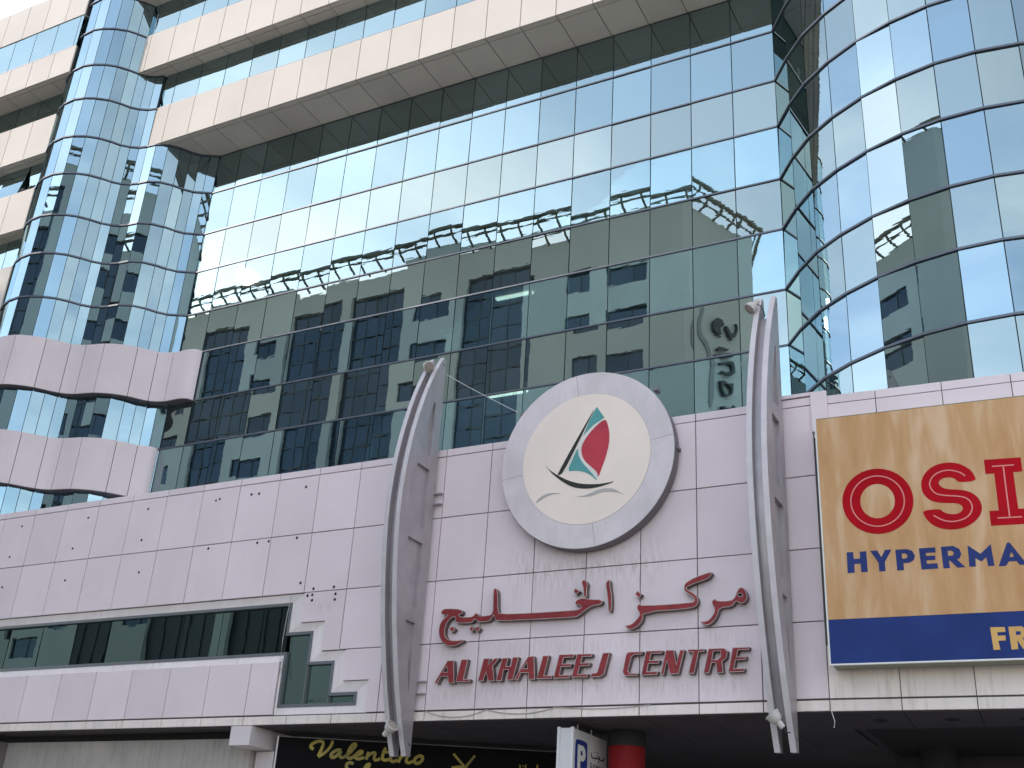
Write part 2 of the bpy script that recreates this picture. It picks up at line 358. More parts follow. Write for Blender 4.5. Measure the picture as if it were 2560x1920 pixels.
def offset(poly, d):
    """offset a left-to-right plan polyline towards the street (right-hand normal: +x run -> -y)"""
    out = []
    for i, p in enumerate(poly):
        ns = []
        if i > 0: a = poly[i-1]; ns.append((p[0]-a[0], p[1]-a[1]))
        if i < len(poly)-1: b = poly[i+1]; ns.append((b[0]-p[0], b[1]-p[1]))
        nn = []
        for (x, y) in ns:
            l = math.hypot(x, y); nn.append((y/l, -x/l))
        nx, ny = sum(q[0] for q in nn), sum(q[1] for q in nn); l = math.hypot(nx, ny); nx /= l; ny /= l
        c = nx*nn[0][0] + ny*nn[0][1]
        out.append((p[0] + nx*d/c, p[1] + ny*d/c))
    return out

def chaikin(p, n=2, closed=True):
    for _ in range(n):
        q = []
        for i in range(len(p) if closed else len(p)-1):
            a, b = p[i], p[(i+1) % len(p)]
            q += [(a[0]*.75+b[0]*.25, a[1]*.75+b[1]*.25), (a[0]*.25+b[0]*.75, a[1]*.25+b[1]*.75)]
        p = q if closed else [p[0]] + q + [p[-1]]
    return p

def inset(poly, d):
    a = sum(poly[i][0]*poly[(i+1) % len(poly)][1] - poly[(i+1) % len(poly)][0]*poly[i][1] for i in range(len(poly)))
    sg = 1 if a > 0 else -1; out = []
    for i, p in enumerate(poly):
        a0, b0 = poly[i-1], poly[(i+1) % len(poly)]
        e1 = (p[0]-a0[0], p[1]-a0[1]); e2 = (b0[0]-p[0], b0[1]-p[1])
        l1, l2 = math.hypot(*e1) or 1, math.hypot(*e2) or 1
        n1, n2 = (-e1[1]/l1, e1[0]/l1), (-e2[1]/l2, e2[0]/l2)
        nx, ny = n1[0]+n2[0], n1[1]+n2[1]; l = math.hypot(nx, ny)
        if l < 1e-4: out.append(p); continue
        nx /= l; ny /= l; c = max(0.45, nx*n1[0]+ny*n1[1])
        out.append((p[0]+sg*nx*d/c, p[1]+sg*ny*d/c))
    return out

def stroke(path, w0, w1=None):
    """outline of a brush stroke along path"""
    w1 = w0 if w1 is None else w1; L_, R_ = [], []
    n = len(path)
    for i, p in enumerate(path):
        a, b = path[max(0, i-1)], path[min(n-1, i+1)]
        dx_, dy_ = b[0]-a[0], b[1]-a[1]; l = math.hypot(dx_, dy_) or 1
        w = (w0 + (w1-w0)*i/(n-1))/2
        L_.append((p[0]-dy_/l*w, p[1]+dx_/l*w)); R_.append((p[0]+dy_/l*w, p[1]-dx_/l*w))
    return L_ + R_[::-1]

def strip_mesh(path, w, y0, y1, frame=None, w1=None, mb=None):
    """brush stroke as a chain of quads (safe where the stroke crosses itself), given thickness"""
    mb = mb or MB(); w1 = w if w1 is None else w1; n = len(path)
    if frame is None: frame = lambda u, d, v: (u, d, v)
    o = stroke(path, w, w1); Lp, Rp = o[:n], o[n:][::-1]; b0 = len(mb.v)
    for i in range(n):
        for (q, d) in ((Lp[i], y0), (Rp[i], y0), (Rp[i], y1), (Lp[i], y1)): mb.v.append(frame(q[0], d, q[1]))
    for i in range(n-1):
        p, q = b0+4*i, b0+4*(i+1)
        for k in range(4): mb.f.append((p+k, p+(k+1) % 4, q+(k+1) % 4, q+k)); mb.mi.append(0)
    mb.f.append((b0, b0+3, b0+2, b0+1)); e = b0+4*(n-1); mb.f.append((e, e+1, e+2, e+3)); mb.mi += [0, 0]
    return mb

_cache = {}
def slab(w, h, t, m, bev=0.0):
    """thin plate centred on x, standing on z = -h/2..h/2, front face at y = 0 (street side is -y)"""
    key = (round(w, 3), round(h, 3), round(t, 3), m.name, bev)
    if key not in _cache:
        mb = MB()
        if bev > 0:
            a, b = w/2, h/2; n = 0
            mb.v = [(-a+bev, 0, -b+bev), (a-bev, 0, -b+bev), (a-bev, 0, b-bev), (-a+bev, 0, b-bev), (-a, bev, -b), (a, bev, -b), (a, bev, b), (-a, bev, b), (-a, t, -b), (a, t, -b), (a, t, b), (-a, t, b)]
            mb.f = [(0, 1, 2, 3)] + [(4+i, 4+(i+1) % 4, (i+1) % 4, i) for i in range(4)] + [(8+i, 8+(i+1) % 4, 4+(i+1) % 4, 4+i) for i in range(4)] + [(11, 10, 9, 8)]
            mb.mi = [0]*len(mb.f)
        else:
            mb.box((-w/2, 0, -h/2), (w/2, t, h/2))
        _cache[key] = mb.mesh(m.name + '_plate', m)
    return _cache[key]

# ------------------------------------------------------------------ outlines of lettering and logo (metres, on their own planes)
ENG = [('A',[(-12.276,5.897),(-12.007,6.337),(-11.865,6.331),(-11.809,5.876),(-11.95,5.881),(-11.973,6.015),(-12.137,6.021),(-12.203,5.884)],[(-12.092,6.11),(-12.014,6.22),(-11.998,6.106)]),('L',[(-11.69,6.343),(-11.535,6.341),(-11.603,5.948),(-11.455,5.947),(-11.459,5.891),(-11.781,5.899)]),('K',[(-11.176,6.338),(-11.03,6.336),(-11.064,6.218),(-10.927,6.334),(-10.82,6.334),(-10.958,6.176),(-10.903,5.886),(-11.039,5.891),(-11.103,6.063),(-11.158,5.892),(-11.278,5.896)]),('H',[(-10.757,6.331),(-10.621,6.33),(-10.661,6.164),(-10.56,6.164),(-10.529,6.336),(-10.395,6.334),(-10.492,5.89),(-10.626,5.89),(-10.606,6.095),(-10.707,6.096),(-10.743,5.884),(-10.869,5.889)]),('A',[(-10.468,5.896),(-10.187,6.339),(-10.058,6.336),(-10.014,5.883),(-10.145,5.884),(-10.169,6.019),(-10.326,6.022),(-10.384,5.886)],[(-10.281,6.104),(-10.205,6.211),(-10.193,6.102)]),('L',[(-9.866,6.335),(-9.735,6.333),(-9.822,5.951),(-9.647,5.948),(-9.665,5.888),(-9.981,5.893)]),('E',[(-9.517,6.341),(-9.195,6.333),(-9.209,6.271),(-9.417,6.275),(-9.444,6.16),(-9.244,6.155),(-9.266,6.098),(-9.466,6.099),(-9.491,5.949),(-9.268,5.944),(-9.289,5.885),(-9.625,5.887)]),('E',[(-9.14,6.335),(-8.819,6.325),(-8.833,6.27),(-9.027,6.275),(-9.054,6.161),(-8.862,6.156),(-8.884,6.097),(-9.076,6.097),(-9.11,5.952),(-8.895,5.948),(-8.916,5.888),(-9.242,5.894)]),('J',[(-8.607,6.33),(-8.468,6.33),(-8.569,5.931),(-8.652,5.883),(-8.854,5.882),(-8.828,5.958),(-8.733,5.96),(-8.712,5.982)]),('C',[(-8.07,6.321),(-7.798,6.318),(-7.82,6.266),(-7.971,6.265),(-8.026,6.223),(-8.092,5.973),(-8.049,5.922),(-7.892,5.923),(-7.913,5.877),(-8.155,5.882),(-8.201,5.949),(-8.141,6.256),(-8.116,6.304)]),('E',[(-7.738,6.324),(-7.409,6.316),(-7.427,6.265),(-7.632,6.268),(-7.662,6.147),(-7.468,6.144),(-7.49,6.084),(-7.684,6.084),(-7.712,5.944),(-7.497,5.942),(-7.519,5.881),(-7.831,5.879)]),('N',[(-7.35,6.32),(-7.196,6.317),(-7.145,6.058),(-7.078,6.311),(-6.987,6.311),(-7.103,5.876),(-7.27,5.878),(-7.328,6.121),(-7.387,5.876),(-7.449,5.876)]),('T',[(-6.918,6.313),(-6.601,6.308),(-6.616,6.258),(-6.717,6.259),(-6.808,5.874),(-6.922,5.874),(-6.825,6.257),(-6.933,6.26)]),('R',[(-6.537,6.308),(-6.239,6.304),(-6.177,6.247),(-6.201,6.126),(-6.28,6.062),(-6.263,5.866),(-6.382,5.864),(-6.407,6.047),(-6.477,6.05),(-6.53,5.867),(-6.636,5.867)],[(-6.438,6.253),(-6.311,6.253),(-6.313,6.158),(-6.37,6.104),(-6.469,6.108)]),('E',[(-6.084,6.306),(-5.771,6.302),(-5.787,6.253),(-5.981,6.254),(-6.012,6.138),(-5.832,6.136),(-5.847,6.083),(-6.035,6.075),(-6.066,5.932),(-5.866,5.93),(-5.888,5.871),(-6.179,5.869)])]
ARA = [('word',[(-12.264,7.31),(-12.243,7.38),(-12.146,7.414),(-11.741,7.368),(-11.753,7.259),(-11.84,7.274),(-11.784,7.209),(-11.641,7.2),(-11.499,7.199),(-11.447,7.259),(-11.416,7.269),(-11.368,7.241),(-11.358,7.203),(-11.129,7.2),(-11.054,7.234),(-11.038,7.326),(-11.061,7.688),(-11.032,7.768),(-10.976,7.729),(-10.949,7.648),(-10.924,7.287),(-10.87,7.214),(-10.186,7.194),(-9.26,7.188),(-9.131,7.199),(-9.076,7.24),(-9.134,7.28),(-9.223,7.289),(-9.21,7.373),(-9.106,7.414),(-9.033,7.413),(-8.928,7.386),(-8.631,7.355),(-8.66,7.258),(-8.823,7.251),(-8.923,7.217),(-9.022,7.15),(-9.158,7.055),(-9.238,7.045),(-10.178,7.057),(-10.912,7.071),(-10.984,7.118),(-11.019,7.219),(-11.047,7.14),(-11.12,7.074),(-11.383,7.077),(-11.446,7.162),(-11.486,7.089),(-11.541,7.074),(-11.844,7.08),(-11.913,7.143),(-11.917,7.244),(-12.051,7.177),(-12.131,7.034),(-12.134,6.877),(-12.067,6.78),(-11.956,6.736),(-11.813,6.728),(-11.668,6.741),(-11.659,6.713),(-11.771,6.657),(-11.874,6.622),(-12.017,6.623),(-12.149,6.692),(-12.241,6.805),(-12.276,6.916),(-12.275,7.058),(-12.222,7.165),(-12.129,7.238),(-12.081,7.264),(-12.196,7.274)]),('stroke',[(-9.1,7.721),(-9.078,7.773),(-9.037,7.785),(-8.987,7.743),(-8.961,7.68),(-8.983,7.598),(-8.967,7.419),(-9.035,7.421),(-9.053,7.619)]),('dot',[(-9.228,7.628),(-9.127,7.56),(-9.198,7.49),(-9.264,7.555)]),('dot',[(-11.965,7.032),(-11.884,6.968),(-11.953,6.902),(-12.036,6.977)]),('dot',[(-11.504,7.01),(-11.446,6.948),(-11.494,6.885),(-11.567,6.955)]),('dot',[(-11.373,7.005),(-11.298,6.939),(-11.372,6.876),(-11.435,6.947)]),('stroke',[(-8.515,7.75),(-8.488,7.701),(-8.481,7.574),(-8.444,7.4),(-8.447,7.136),(-8.487,7.1),(-8.513,7.125),(-8.536,7.406),(-8.583,7.645),(-8.568,7.699)]),('word',[(-6.453,7.735),(-6.434,7.695),(-6.517,7.603),(-6.764,7.539),(-6.944,7.476),(-6.936,7.438),(-6.767,7.327),(-6.711,7.233),(-6.723,7.129),(-6.847,7.06),(-7.793,7.056),(-7.811,6.898),(-7.882,6.812),(-7.993,6.75),(-8.09,6.745),(-8.188,6.832),(-8.091,6.824),(-7.995,6.863),(-7.9,6.964),(-7.86,7.022),(-7.942,7.149),(-7.887,7.23),(-7.806,7.179),(-6.83,7.174),(-6.784,7.216),(-6.798,7.269),(-6.968,7.387),(-6.991,7.434),(-6.985,7.525),(-6.935,7.575),(-6.763,7.66)]),('dot',[(-7.922,7.479),(-7.829,7.403),(-7.888,7.334),(-7.973,7.413)]),('word',[(-6.401,7.227),(-6.357,7.171),(-6.087,7.16),(-6.018,7.215),(-5.962,7.359),(-5.901,7.402),(-5.842,7.38),(-5.784,7.257),(-5.794,7.155),(-5.866,7.091),(-5.924,7.102),(-6.009,7.152),(-6.06,7.052),(-6.311,7.04),(-6.347,6.912),(-6.409,6.813),(-6.501,6.743),(-6.577,6.735),(-6.715,6.813),(-6.56,6.808),(-6.468,6.876),(-6.391,7.003),(-6.469,7.157)],[(-5.965,7.263),(-5.919,7.293),(-5.868,7.256),(-5.884,7.224),(-5.936,7.228)])]
LOGO = [('mast',[(-8.85,11.354),(-8.91,11.269),(-9.312,10.586),(-9.641,10.003),(-9.618,9.972),(-9.518,10.012),(-9.199,10.635),(-9.047,10.954)]),('hull',[(-9.947,10.266),(-9.82,10.113),(-9.615,9.965),(-9.381,9.829),(-9.119,9.732),(-8.83,9.685),(-8.577,9.678),(-8.336,9.703),(-8.545,9.644),(-8.796,9.604),(-9.035,9.613),(-9.277,9.673),(-9.51,9.813),(-9.731,9.999),(-9.854,10.142)]),('sail_teal',[(-8.799,11.396),(-8.621,11.127),(-8.869,10.993),(-9.043,10.831),(-9.082,10.788),(-8.961,11.097)]),('sail_teal',[(-9.193,10.545),(-9.191,10.392),(-9.111,10.215),(-8.919,9.993),(-8.749,9.784),(-8.761,9.762),(-8.884,9.894),(-9.063,9.995),(-9.259,10.038),(-9.421,10.037),(-9.294,10.326)]),('sail_red',[(-8.605,11.109),(-8.536,10.944),(-8.5,10.746),(-8.506,10.523),(-8.56,10.277),(-8.634,10.066),(-8.73,9.805),(-8.747,9.94),(-8.922,10.103),(-9.056,10.247),(-9.118,10.415),(-9.115,10.559),(-9.039,10.709),(-8.866,10.912)]),('sail_white',[(-8.843,11.353),(-8.812,11.391),(-8.97,11.098),(-9.098,10.783),(-9.31,10.328),(-9.43,10.038),(-9.502,10.018),(-9.191,10.634),(-9.039,10.953)]),('sail_white',[(-8.616,11.123),(-8.609,11.108),(-8.871,10.917),(-9.045,10.714),(-9.123,10.56),(-9.126,10.413),(-9.062,10.242),(-8.929,10.096),(-8.758,9.938),(-8.738,9.806),(-8.749,9.797),(-8.911,9.995),(-9.103,10.218),(-9.179,10.391),(-9.18,10.543),(-9.066,10.786),(-8.865,10.988)]),('wave',[(-10.123,9.412),(-10.039,9.529),(-9.877,9.605),(-9.697,9.607),(-9.516,9.563),(-9.696,9.579),(-9.858,9.552),(-10.003,9.482)]),('wave',[(-9.222,9.483),(-9.045,9.458),(-8.888,9.507),(-8.732,9.558),(-8.544,9.577),(-8.371,9.539),(-8.245,9.448),(-8.121,9.38),(-8.292,9.458),(-8.479,9.495),(-8.667,9.501),(-8.854,9.441),(-9.045,9.441)])]
OSI = [('O',[(1.71,8.607),(1.695,8.515),(1.666,8.427),(1.623,8.345),(1.569,8.27),(1.504,8.205),(1.429,8.152),(1.347,8.11),(1.259,8.082),(1.168,8.068),(1.075,8.068),(0.983,8.082),(0.894,8.111),(0.81,8.154),(0.733,8.209),(0.665,8.276),(0.608,8.353),(0.564,8.437),(0.533,8.528),(0.517,8.623),(0.516,8.719),(0.529,8.814),(0.558,8.905),(0.601,8.991),(0.657,9.068),(0.724,9.135),(0.802,9.191),(0.887,9.233),(0.978,9.261),(1.073,9.274),(1.168,9.271),(1.262,9.253),(1.351,9.221),(1.435,9.175),(1.51,9.117),(1.576,9.048),(1.63,8.97),(1.671,8.884),(1.698,8.794),(1.712,8.701)],[(1.404,8.64),(1.397,8.591),(1.382,8.544),(1.361,8.5),(1.334,8.461),(1.302,8.426),(1.265,8.397),(1.224,8.375),(1.181,8.36),(1.136,8.352),(1.09,8.353),(1.045,8.36),(1.002,8.376),(0.961,8.398),(0.924,8.427),(0.891,8.462),(0.864,8.503),(0.843,8.547),(0.829,8.595),(0.822,8.644),(0.822,8.694),(0.829,8.744),(0.843,8.791),(0.864,8.836),(0.891,8.876),(0.924,8.912),(0.962,8.941),(1.003,8.963),(1.047,8.978),(1.093,8.985),(1.139,8.985),(1.185,8.976),(1.228,8.96),(1.269,8.937),(1.306,8.907),(1.338,8.871),(1.364,8.83),(1.385,8.786),(1.398,8.738),(1.405,8.689)]),('S',[(2.754,8.877),(2.739,8.984),(2.682,9.091),(2.582,9.18),(2.478,9.234),(2.356,9.26),(2.216,9.256),(2.072,9.211),(1.95,9.113),(1.88,8.994),(1.858,8.87),(1.874,8.744),(1.935,8.644),(2.025,8.574),(2.159,8.535),(2.376,8.514),(2.455,8.488),(2.496,8.431),(2.483,8.371),(2.425,8.326),(2.328,8.314),(2.222,8.341),(2.158,8.385),(2.132,8.429),(1.845,8.429),(1.863,8.327),(1.922,8.218),(2.023,8.123),(2.154,8.067),(2.287,8.045),(2.45,8.057),(2.604,8.12),(2.722,8.222),(2.78,8.322),(2.796,8.426),(2.771,8.542),(2.701,8.641),(2.613,8.703),(2.495,8.742),(2.266,8.775),(2.187,8.822),(2.145,8.889),(2.165,8.941),(2.231,8.982),(2.329,8.992),(2.421,8.954),(2.468,8.879)]),('I',[(2.917,9.245),(3.494,9.228),(3.49,8.974),(3.348,8.974),(3.347,8.324),(3.49,8.318),(3.482,8.053),(2.897,8.065),(2.9,8.326),(3.045,8.321),(3.051,8.982),(2.915,8.986)])]
OSI_IN = [[(1.561,8.623),(1.55,8.552),(1.528,8.484),(1.496,8.42),(1.454,8.363),(1.405,8.313),(1.348,8.271),(1.286,8.239),(1.22,8.217),(1.151,8.206),(1.081,8.206),(1.011,8.217),(0.944,8.24),(0.881,8.273),(0.823,8.316),(0.773,8.367),(0.73,8.426),(0.697,8.491),(0.674,8.561),(0.662,8.634),(0.662,8.707),(0.672,8.78),(0.694,8.85),(0.727,8.916),(0.769,8.975),(0.819,9.027),(0.877,9.07),(0.941,9.102),(1.01,9.124),(1.081,9.134),(1.152,9.133),(1.222,9.119),(1.29,9.095),(1.353,9.06),(1.41,9.016),(1.459,8.963),(1.5,8.903),(1.531,8.837),(1.552,8.768),(1.562,8.696),(1.561,8.623)],[(2.589,8.984),(2.515,9.062),(2.356,9.121),(2.202,9.11),(2.085,9.052),(2.004,8.942),(2.002,8.84),(2.054,8.734),(2.159,8.673),(2.483,8.626),(2.599,8.566),(2.652,8.439),(2.611,8.307),(2.508,8.218),(2.315,8.179),(2.155,8.218),(2.015,8.321)],[(3.03,9.111),(3.374,9.102)],[(3.206,9.092),(3.199,8.201)],[(3.013,8.189),(3.388,8.179)]]
HYP = [('H',[(0.528,7.777),(0.637,7.777),(0.639,7.65),(0.745,7.651),(0.749,7.772),(0.858,7.775),(0.857,7.407),(0.749,7.409),(0.747,7.56),(0.643,7.561),(0.64,7.408),(0.521,7.405)]),('Y',[(0.923,7.776),(1.041,7.773),(1.1,7.65),(1.169,7.774),(1.276,7.774),(1.149,7.559),(1.152,7.402),(1.047,7.4),(1.047,7.553)]),('P',[(1.338,7.764),(1.527,7.764),(1.612,7.725),(1.649,7.633),(1.622,7.562),(1.556,7.523),(1.451,7.519),(1.451,7.398),(1.34,7.397)],[(1.435,7.689),(1.496,7.69),(1.53,7.649),(1.513,7.602),(1.438,7.599)]),('E',[(1.72,7.761),(1.983,7.76),(1.984,7.671),(1.824,7.671),(1.826,7.62),(1.969,7.618),(1.969,7.543),(1.826,7.542),(1.826,7.483),(1.993,7.482),(1.996,7.391),(1.733,7.39)]),('R',[(2.074,7.761),(2.27,7.762),(2.361,7.702),(2.384,7.615),(2.35,7.542),(2.307,7.524),(2.424,7.384),(2.299,7.384),(2.196,7.513),(2.179,7.514),(2.183,7.387),(2.081,7.385)],[(2.174,7.684),(2.238,7.684),(2.27,7.642),(2.249,7.598),(2.175,7.595)]),('M',[(2.496,7.756),(2.68,7.596),(2.855,7.751),(2.871,7.379),(2.773,7.379),(2.764,7.532),(2.678,7.465),(2.593,7.529),(2.584,7.384),(2.486,7.387)]),('A',[(3.103,7.752),(3.146,7.754),(3.364,7.367),(3.253,7.367),(3.21,7.435),(3.099,7.437),(3.043,7.365),(2.933,7.365)],[(3.153,7.596),(3.184,7.509),(3.114,7.509)])]
FRE = [('F',[(2.689,6.368),(2.907,6.362),(2.906,6.283),(2.785,6.283),(2.786,6.227),(2.899,6.228),(2.898,6.148),(2.785,6.145),(2.801,6.004),(2.699,6.001)]),('R',[(2.96,6.363),(3.156,6.365),(3.22,6.304),(3.2,6.21),(3.147,6.169),(3.237,6.002),(3.135,6),(3.066,6.149),(3.064,6.003),(2.964,5.998)],[(3.058,6.285),(3.13,6.286),(3.131,6.23),(3.059,6.224)])]
SALON = [('V',[[(0.789,4.806),(0.717,4.841),(0.734,4.911),(0.842,4.974),(0.956,4.988),(0.996,4.941),(0.97,4.822),(0.91,4.662)],[(0.914,4.652),(1.061,4.75),(1.166,4.885),(1.195,5.001)]]),('a',[[(1.406,4.814),(1.323,4.826),(1.209,4.758),(1.179,4.679),(1.237,4.646),(1.325,4.7),(1.385,4.787)],[(1.4,4.804),(1.372,4.702),(1.419,4.653),(1.489,4.683)]]),('l',[[(1.484,4.676),(1.6,4.779),(1.718,4.928),(1.687,4.981),(1.61,4.922),(1.547,4.763),(1.545,4.673),(1.615,4.651),(1.683,4.7)]]),('e',[[(1.683,4.706),(1.819,4.752),(1.881,4.805),(1.824,4.827),(1.737,4.761),(1.719,4.683),(1.791,4.648),(1.921,4.694)]]),('n',[[(2.008,4.814),(1.966,4.651)],[(1.98,4.71),(2.084,4.805),(2.165,4.807),(2.125,4.679),(2.182,4.644),(2.272,4.687)]]),('t',[[(2.368,4.924),(2.303,4.714),(2.357,4.653),(2.474,4.685)],[(2.297,4.836),(2.473,4.827)]]),('i',[[(2.531,4.791),(2.482,4.673),(2.56,4.636),(2.643,4.682)],[(2.594,4.898),(2.624,4.941)]]),('n',[[(2.739,4.802),(2.669,4.629)],[(2.682,4.697),(2.787,4.792),(2.872,4.781),(2.828,4.653),(2.911,4.63),(2.987,4.675)]]),('o',[[(3.123,4.798),(3.015,4.728),(3.031,4.639),(3.112,4.628),(3.201,4.712),(3.192,4.782),(3.116,4.797)]]),('S',[[(1.696,4.54),(1.651,4.576),(1.572,4.559),(1.542,4.494),(1.602,4.42),(1.611,4.345),(1.522,4.302)]]),('a',[[(1.884,4.423),(1.791,4.418),(1.746,4.339),(1.806,4.292),(1.892,4.36)]]),('l',[[(1.918,4.361),(2.048,4.521),(2.056,4.57),(1.992,4.544),(1.926,4.413),(1.937,4.312)]])]
SALON2 = [('scissor_blade',[(3.859,4.876),(4.106,4.634)]),('scissor_blade',[(4.159,4.636),(4.33,4.863)]),('scissor_handle',[(3.842,4.587),(3.987,4.614),(4.174,4.612)]),('dash',[(5.317,4.725),(5.322,4.636)]),('dash',[(5.388,4.716),(5.39,4.685)]),('dash',[(5.443,4.738),(5.439,4.643)]),('dash',[(5.693,4.748),(5.691,4.657)])]
OPPSIGN = [('letter_s',[(2.614,38.24),(2.934,38.224),(3.048,38.038),(3.042,37.862),(2.761,37.807),(2.671,37.483),(2.855,37.01),(2.496,36.955),(2.106,37.086),(1.875,37.28),(1.965,37.718),(2.291,38.08)]),('letter_s',[(3.166,37.97),(3.488,37.953),(3.643,37.753),(3.756,37.537),(4.127,37.683),(4.303,38.015),(4.396,38.287),(4.242,38.518),(4.405,38.495),(4.519,38.277),(4.419,37.827),(4.156,37.375),(3.865,37.192),(3.543,37.222),(3.397,37.656)]),('letter_i',[(2.434,36.162),(2.79,36.203),(3.756,36.443),(3.266,36.198),(2.305,35.802)]),('letter_u',[(2.019,35.328),(3.581,36.062),(3.785,36.14),(3.737,35.951),(3.887,35.666),(3.75,35.219),(3.38,34.885),(2.9,34.708),(2.233,34.628),(2.276,34.783),(2.984,34.879),(3.387,35.084),(3.556,35.373),(3.486,35.629),(3.248,35.652),(2.211,35.233)]),('letter_a',[(2.297,34.153),(2.881,34.145),(3.637,34.336),(3.512,34.151),(3.597,33.876),(3.408,33.477),(3.006,33.169),(2.539,33.168),(2.277,33.458),(2.25,33.888)],[(2.486,33.973),(3.193,34.064),(3.382,33.855),(3.174,33.532),(2.778,33.363),(2.472,33.528)]),('letter_c',[(2.205,32.317),(2.667,32.315),(3.215,32.45),(3.456,32.615),(3.504,32.85),(3.696,32.725),(3.704,32.537),(3.285,32.229),(2.737,32.068),(2.352,32.098)]),('swoosh',[(1.283,38.736),(1.15,38.018),(0.981,37.378),(0.932,36.847),(1.153,36.37),(1.613,36.155),(1.873,35.693),(1.888,34.806),(1.82,33.677),(1.662,31.994),(1.357,31.888),(1.408,34.075),(1.551,35.235),(1.295,35.807),(0.763,36.105),(0.623,36.78),(0.675,37.538),(1.005,38.534)])]

# ------------------------------------------------------------------ ground, road, pavements
def sheet(name, x0, x1, y0, y1, z, m):
    mb = MB().quad((x0, y0, z), (x1, y0, z), (x1, y1, z), (x0, y1, z)); o = mb.build(name, m, loc=(0, 0, z)); tag(o, kind='structure'); return o
sheet('ground', -1500, 1500, -1500, 1500, 0.0, M['ground'])
sheet('road', -300, 300, -8.5, 13.5, 0.004, M['asphalt'])
o = MB().box((-300, 13.65, 0.0), (300, 30, 0.13)).build('pavement', M['paving']); tag(o, kind='structure')
o = MB().box((-300, 13.5, 0.0), (300, 13.65, 0.135)).build('kerb', M['kerb']); tag(o, kind='structure')
o = MB().box((-300, -30, 0.0), (300, -8.65, 0.13)).build('pavement', M['paving']); tag(o, kind='structure')
o = MB().box((-300, -8.65, 0.0), (300, -8.5, 0.135)).build('kerb', M['kerb']); tag(o, kind='structure')
mb = MB()
for k in range(-40, 40): mb.quad((k*6.0, 2.4, 0.008), (k*6.0+3.0, 2.4, 0.008), (k*6.0+3.0, 2.55, 0.008), (k*6.0, 2.55, 0.008))
o = mb.build('road_marking', M['line'], loc=(0, 2.4, 0.008)); tag(o, kind='structure')

# ------------------------------------------------------------------ the shopping centre
centre = thing('shopping_centre', (-15, 24, 0), 'large shopping centre with mirrored glass facade, cream cladding bands and white podium', 'building')
MOD = 1.168
TZ = [11.09, 12.6, 14.27, 15.78, 17.5, 19.01, 20.66, 22.17, 23.86, 25.42]           # transom heights
GY = 23.79                                                                        # plane of the main glazing
SPAN = {(20.66, 22.17), (17.5, 19.01), (14.27, 15.78), (11.09, 12.6)}

def pane_row(parent, pl, z0, z1, m, tilt=0.2, gap=0.013, name='pane', skip=(), yaw={}):
    for i in range(len(pl)-1):
        if i in skip: continue
        a, b = pl[i], pl[i+1]; w = math.hypot(b[0]-a[0], b[1]-a[1])
        rz = math.atan2(b[1]-a[1], b[0]-a[0]) + R(yaw.get(i, 0.0))
        me = slab(w-2*gap, z1-z0-0.012, 0.012, m)
        add(name, me, parent, ((a[0]+b[0])/2, (a[1]+b[1])/2, (z0+z1)/2), (R(random.gauss(0, tilt)), 0, rz + R(random.gauss(0, tilt))))

def mullions(pl, zs, w=0.05, d0=-0.03, d1=-0.10):
    """one mesh: the dark carrier grid behind a glazed wall (posts behind the glass joints)"""
    mb = MB()
    for i, p in enumerate(pl):
        a = pl[max(0, i-1)]; b = pl[min(len(pl)-1, i+1)]; t = Vector((b[0]-a[0], b[1]-a[1])).normalized(); n = Vector((t.y, -t.x))
        c = [Vector(p) + t*s_*w/2 + n*d for (s_, d) in ((-1, d0), (1, d0), (1, d1), (-1, d1))]
        k = len(mb.v); z0, z1 = zs
        mb.v += [(q.x, q.y, z0) for q in c] + [(q.x, q.y, z1) for q in c]
        mb.f += [(k, k+1, k+5, k+4), (k+1, k+2, k+6, k+5), (k+2, k+3, k+7, k+6), (k+3, k, k+4, k+7)]; mb.mi += [0]*4
    return mb

def transom(parent, pl, z, out=0.03, h=0.042):
    MB().sweep(pl, -0.03, out, z-h/2, z+h/2).build('transom', M['frame'], parent)

# main glazing: a straight wall between the wave and the rounded corner
gx = [-25.415] + [-5.735 - MOD*k for k in range(16, -1, -1)]
main_pl = [(x, GY) for x in gx]
mw = mullions(main_pl[1:], (11.0, 25.42), w=0.06).build('curtain_wall', M['mull'], centre)
for a, b in zip(TZ[:-1], TZ[1:]):
    pane_row(mw, main_pl, a, b, M['glass_s'] if (a, b) in SPAN else M['glass_v'])
for z in TZ[1:-1]: transom(mw, main_pl, z)
# offices behind it
for i, zf in enumerate((12.0, 15.2, 18.4, 21.6, 25.46)):
    fs = MB().box((-25.2, GY+0.16, zf), (-5.2, 30.0, zf+0.3)).build('floor_slab', M['ceiling'], centre)
    if zf > 25:
        for (x, y) in ((-12.43, 24.33), (-10.73, 24.27), (-10.2, 24.32), (-7.76, 24.33), (-6.7, 24.3)):
            MB().box((x-0.2, y-0.15, zf-0.03), (x+0.2, y+0.15, zf-0.004)).build('ceiling_light', M['lamp'], fs)
        for (x, y) in ((-24.48, 24.66), (-23.35, 24.65), (-22.25, 24.61)):
            MB().lathe([(0, -0.02), (0.07, -0.02), (0.07, 0)], (x, y, zf-0.004), (0, 0, 1), 12).build('downlight', M['lamp'], fs)
    else:
        for (x, y) in ((-20.5, 25.2), (-16.8, 25.0), (-14.2, 25.6)):
            MB().box((x-0.6, y-0.07, zf-0.05), (x+0.6, y+0.07, zf-0.01)).build('ceiling_light', M['lamp'], fs)
MB().box((-25.2, 28.0, 11.0), (-5.2, 28.2, 25.4)).build('interior_wall', M['interior'], centre)

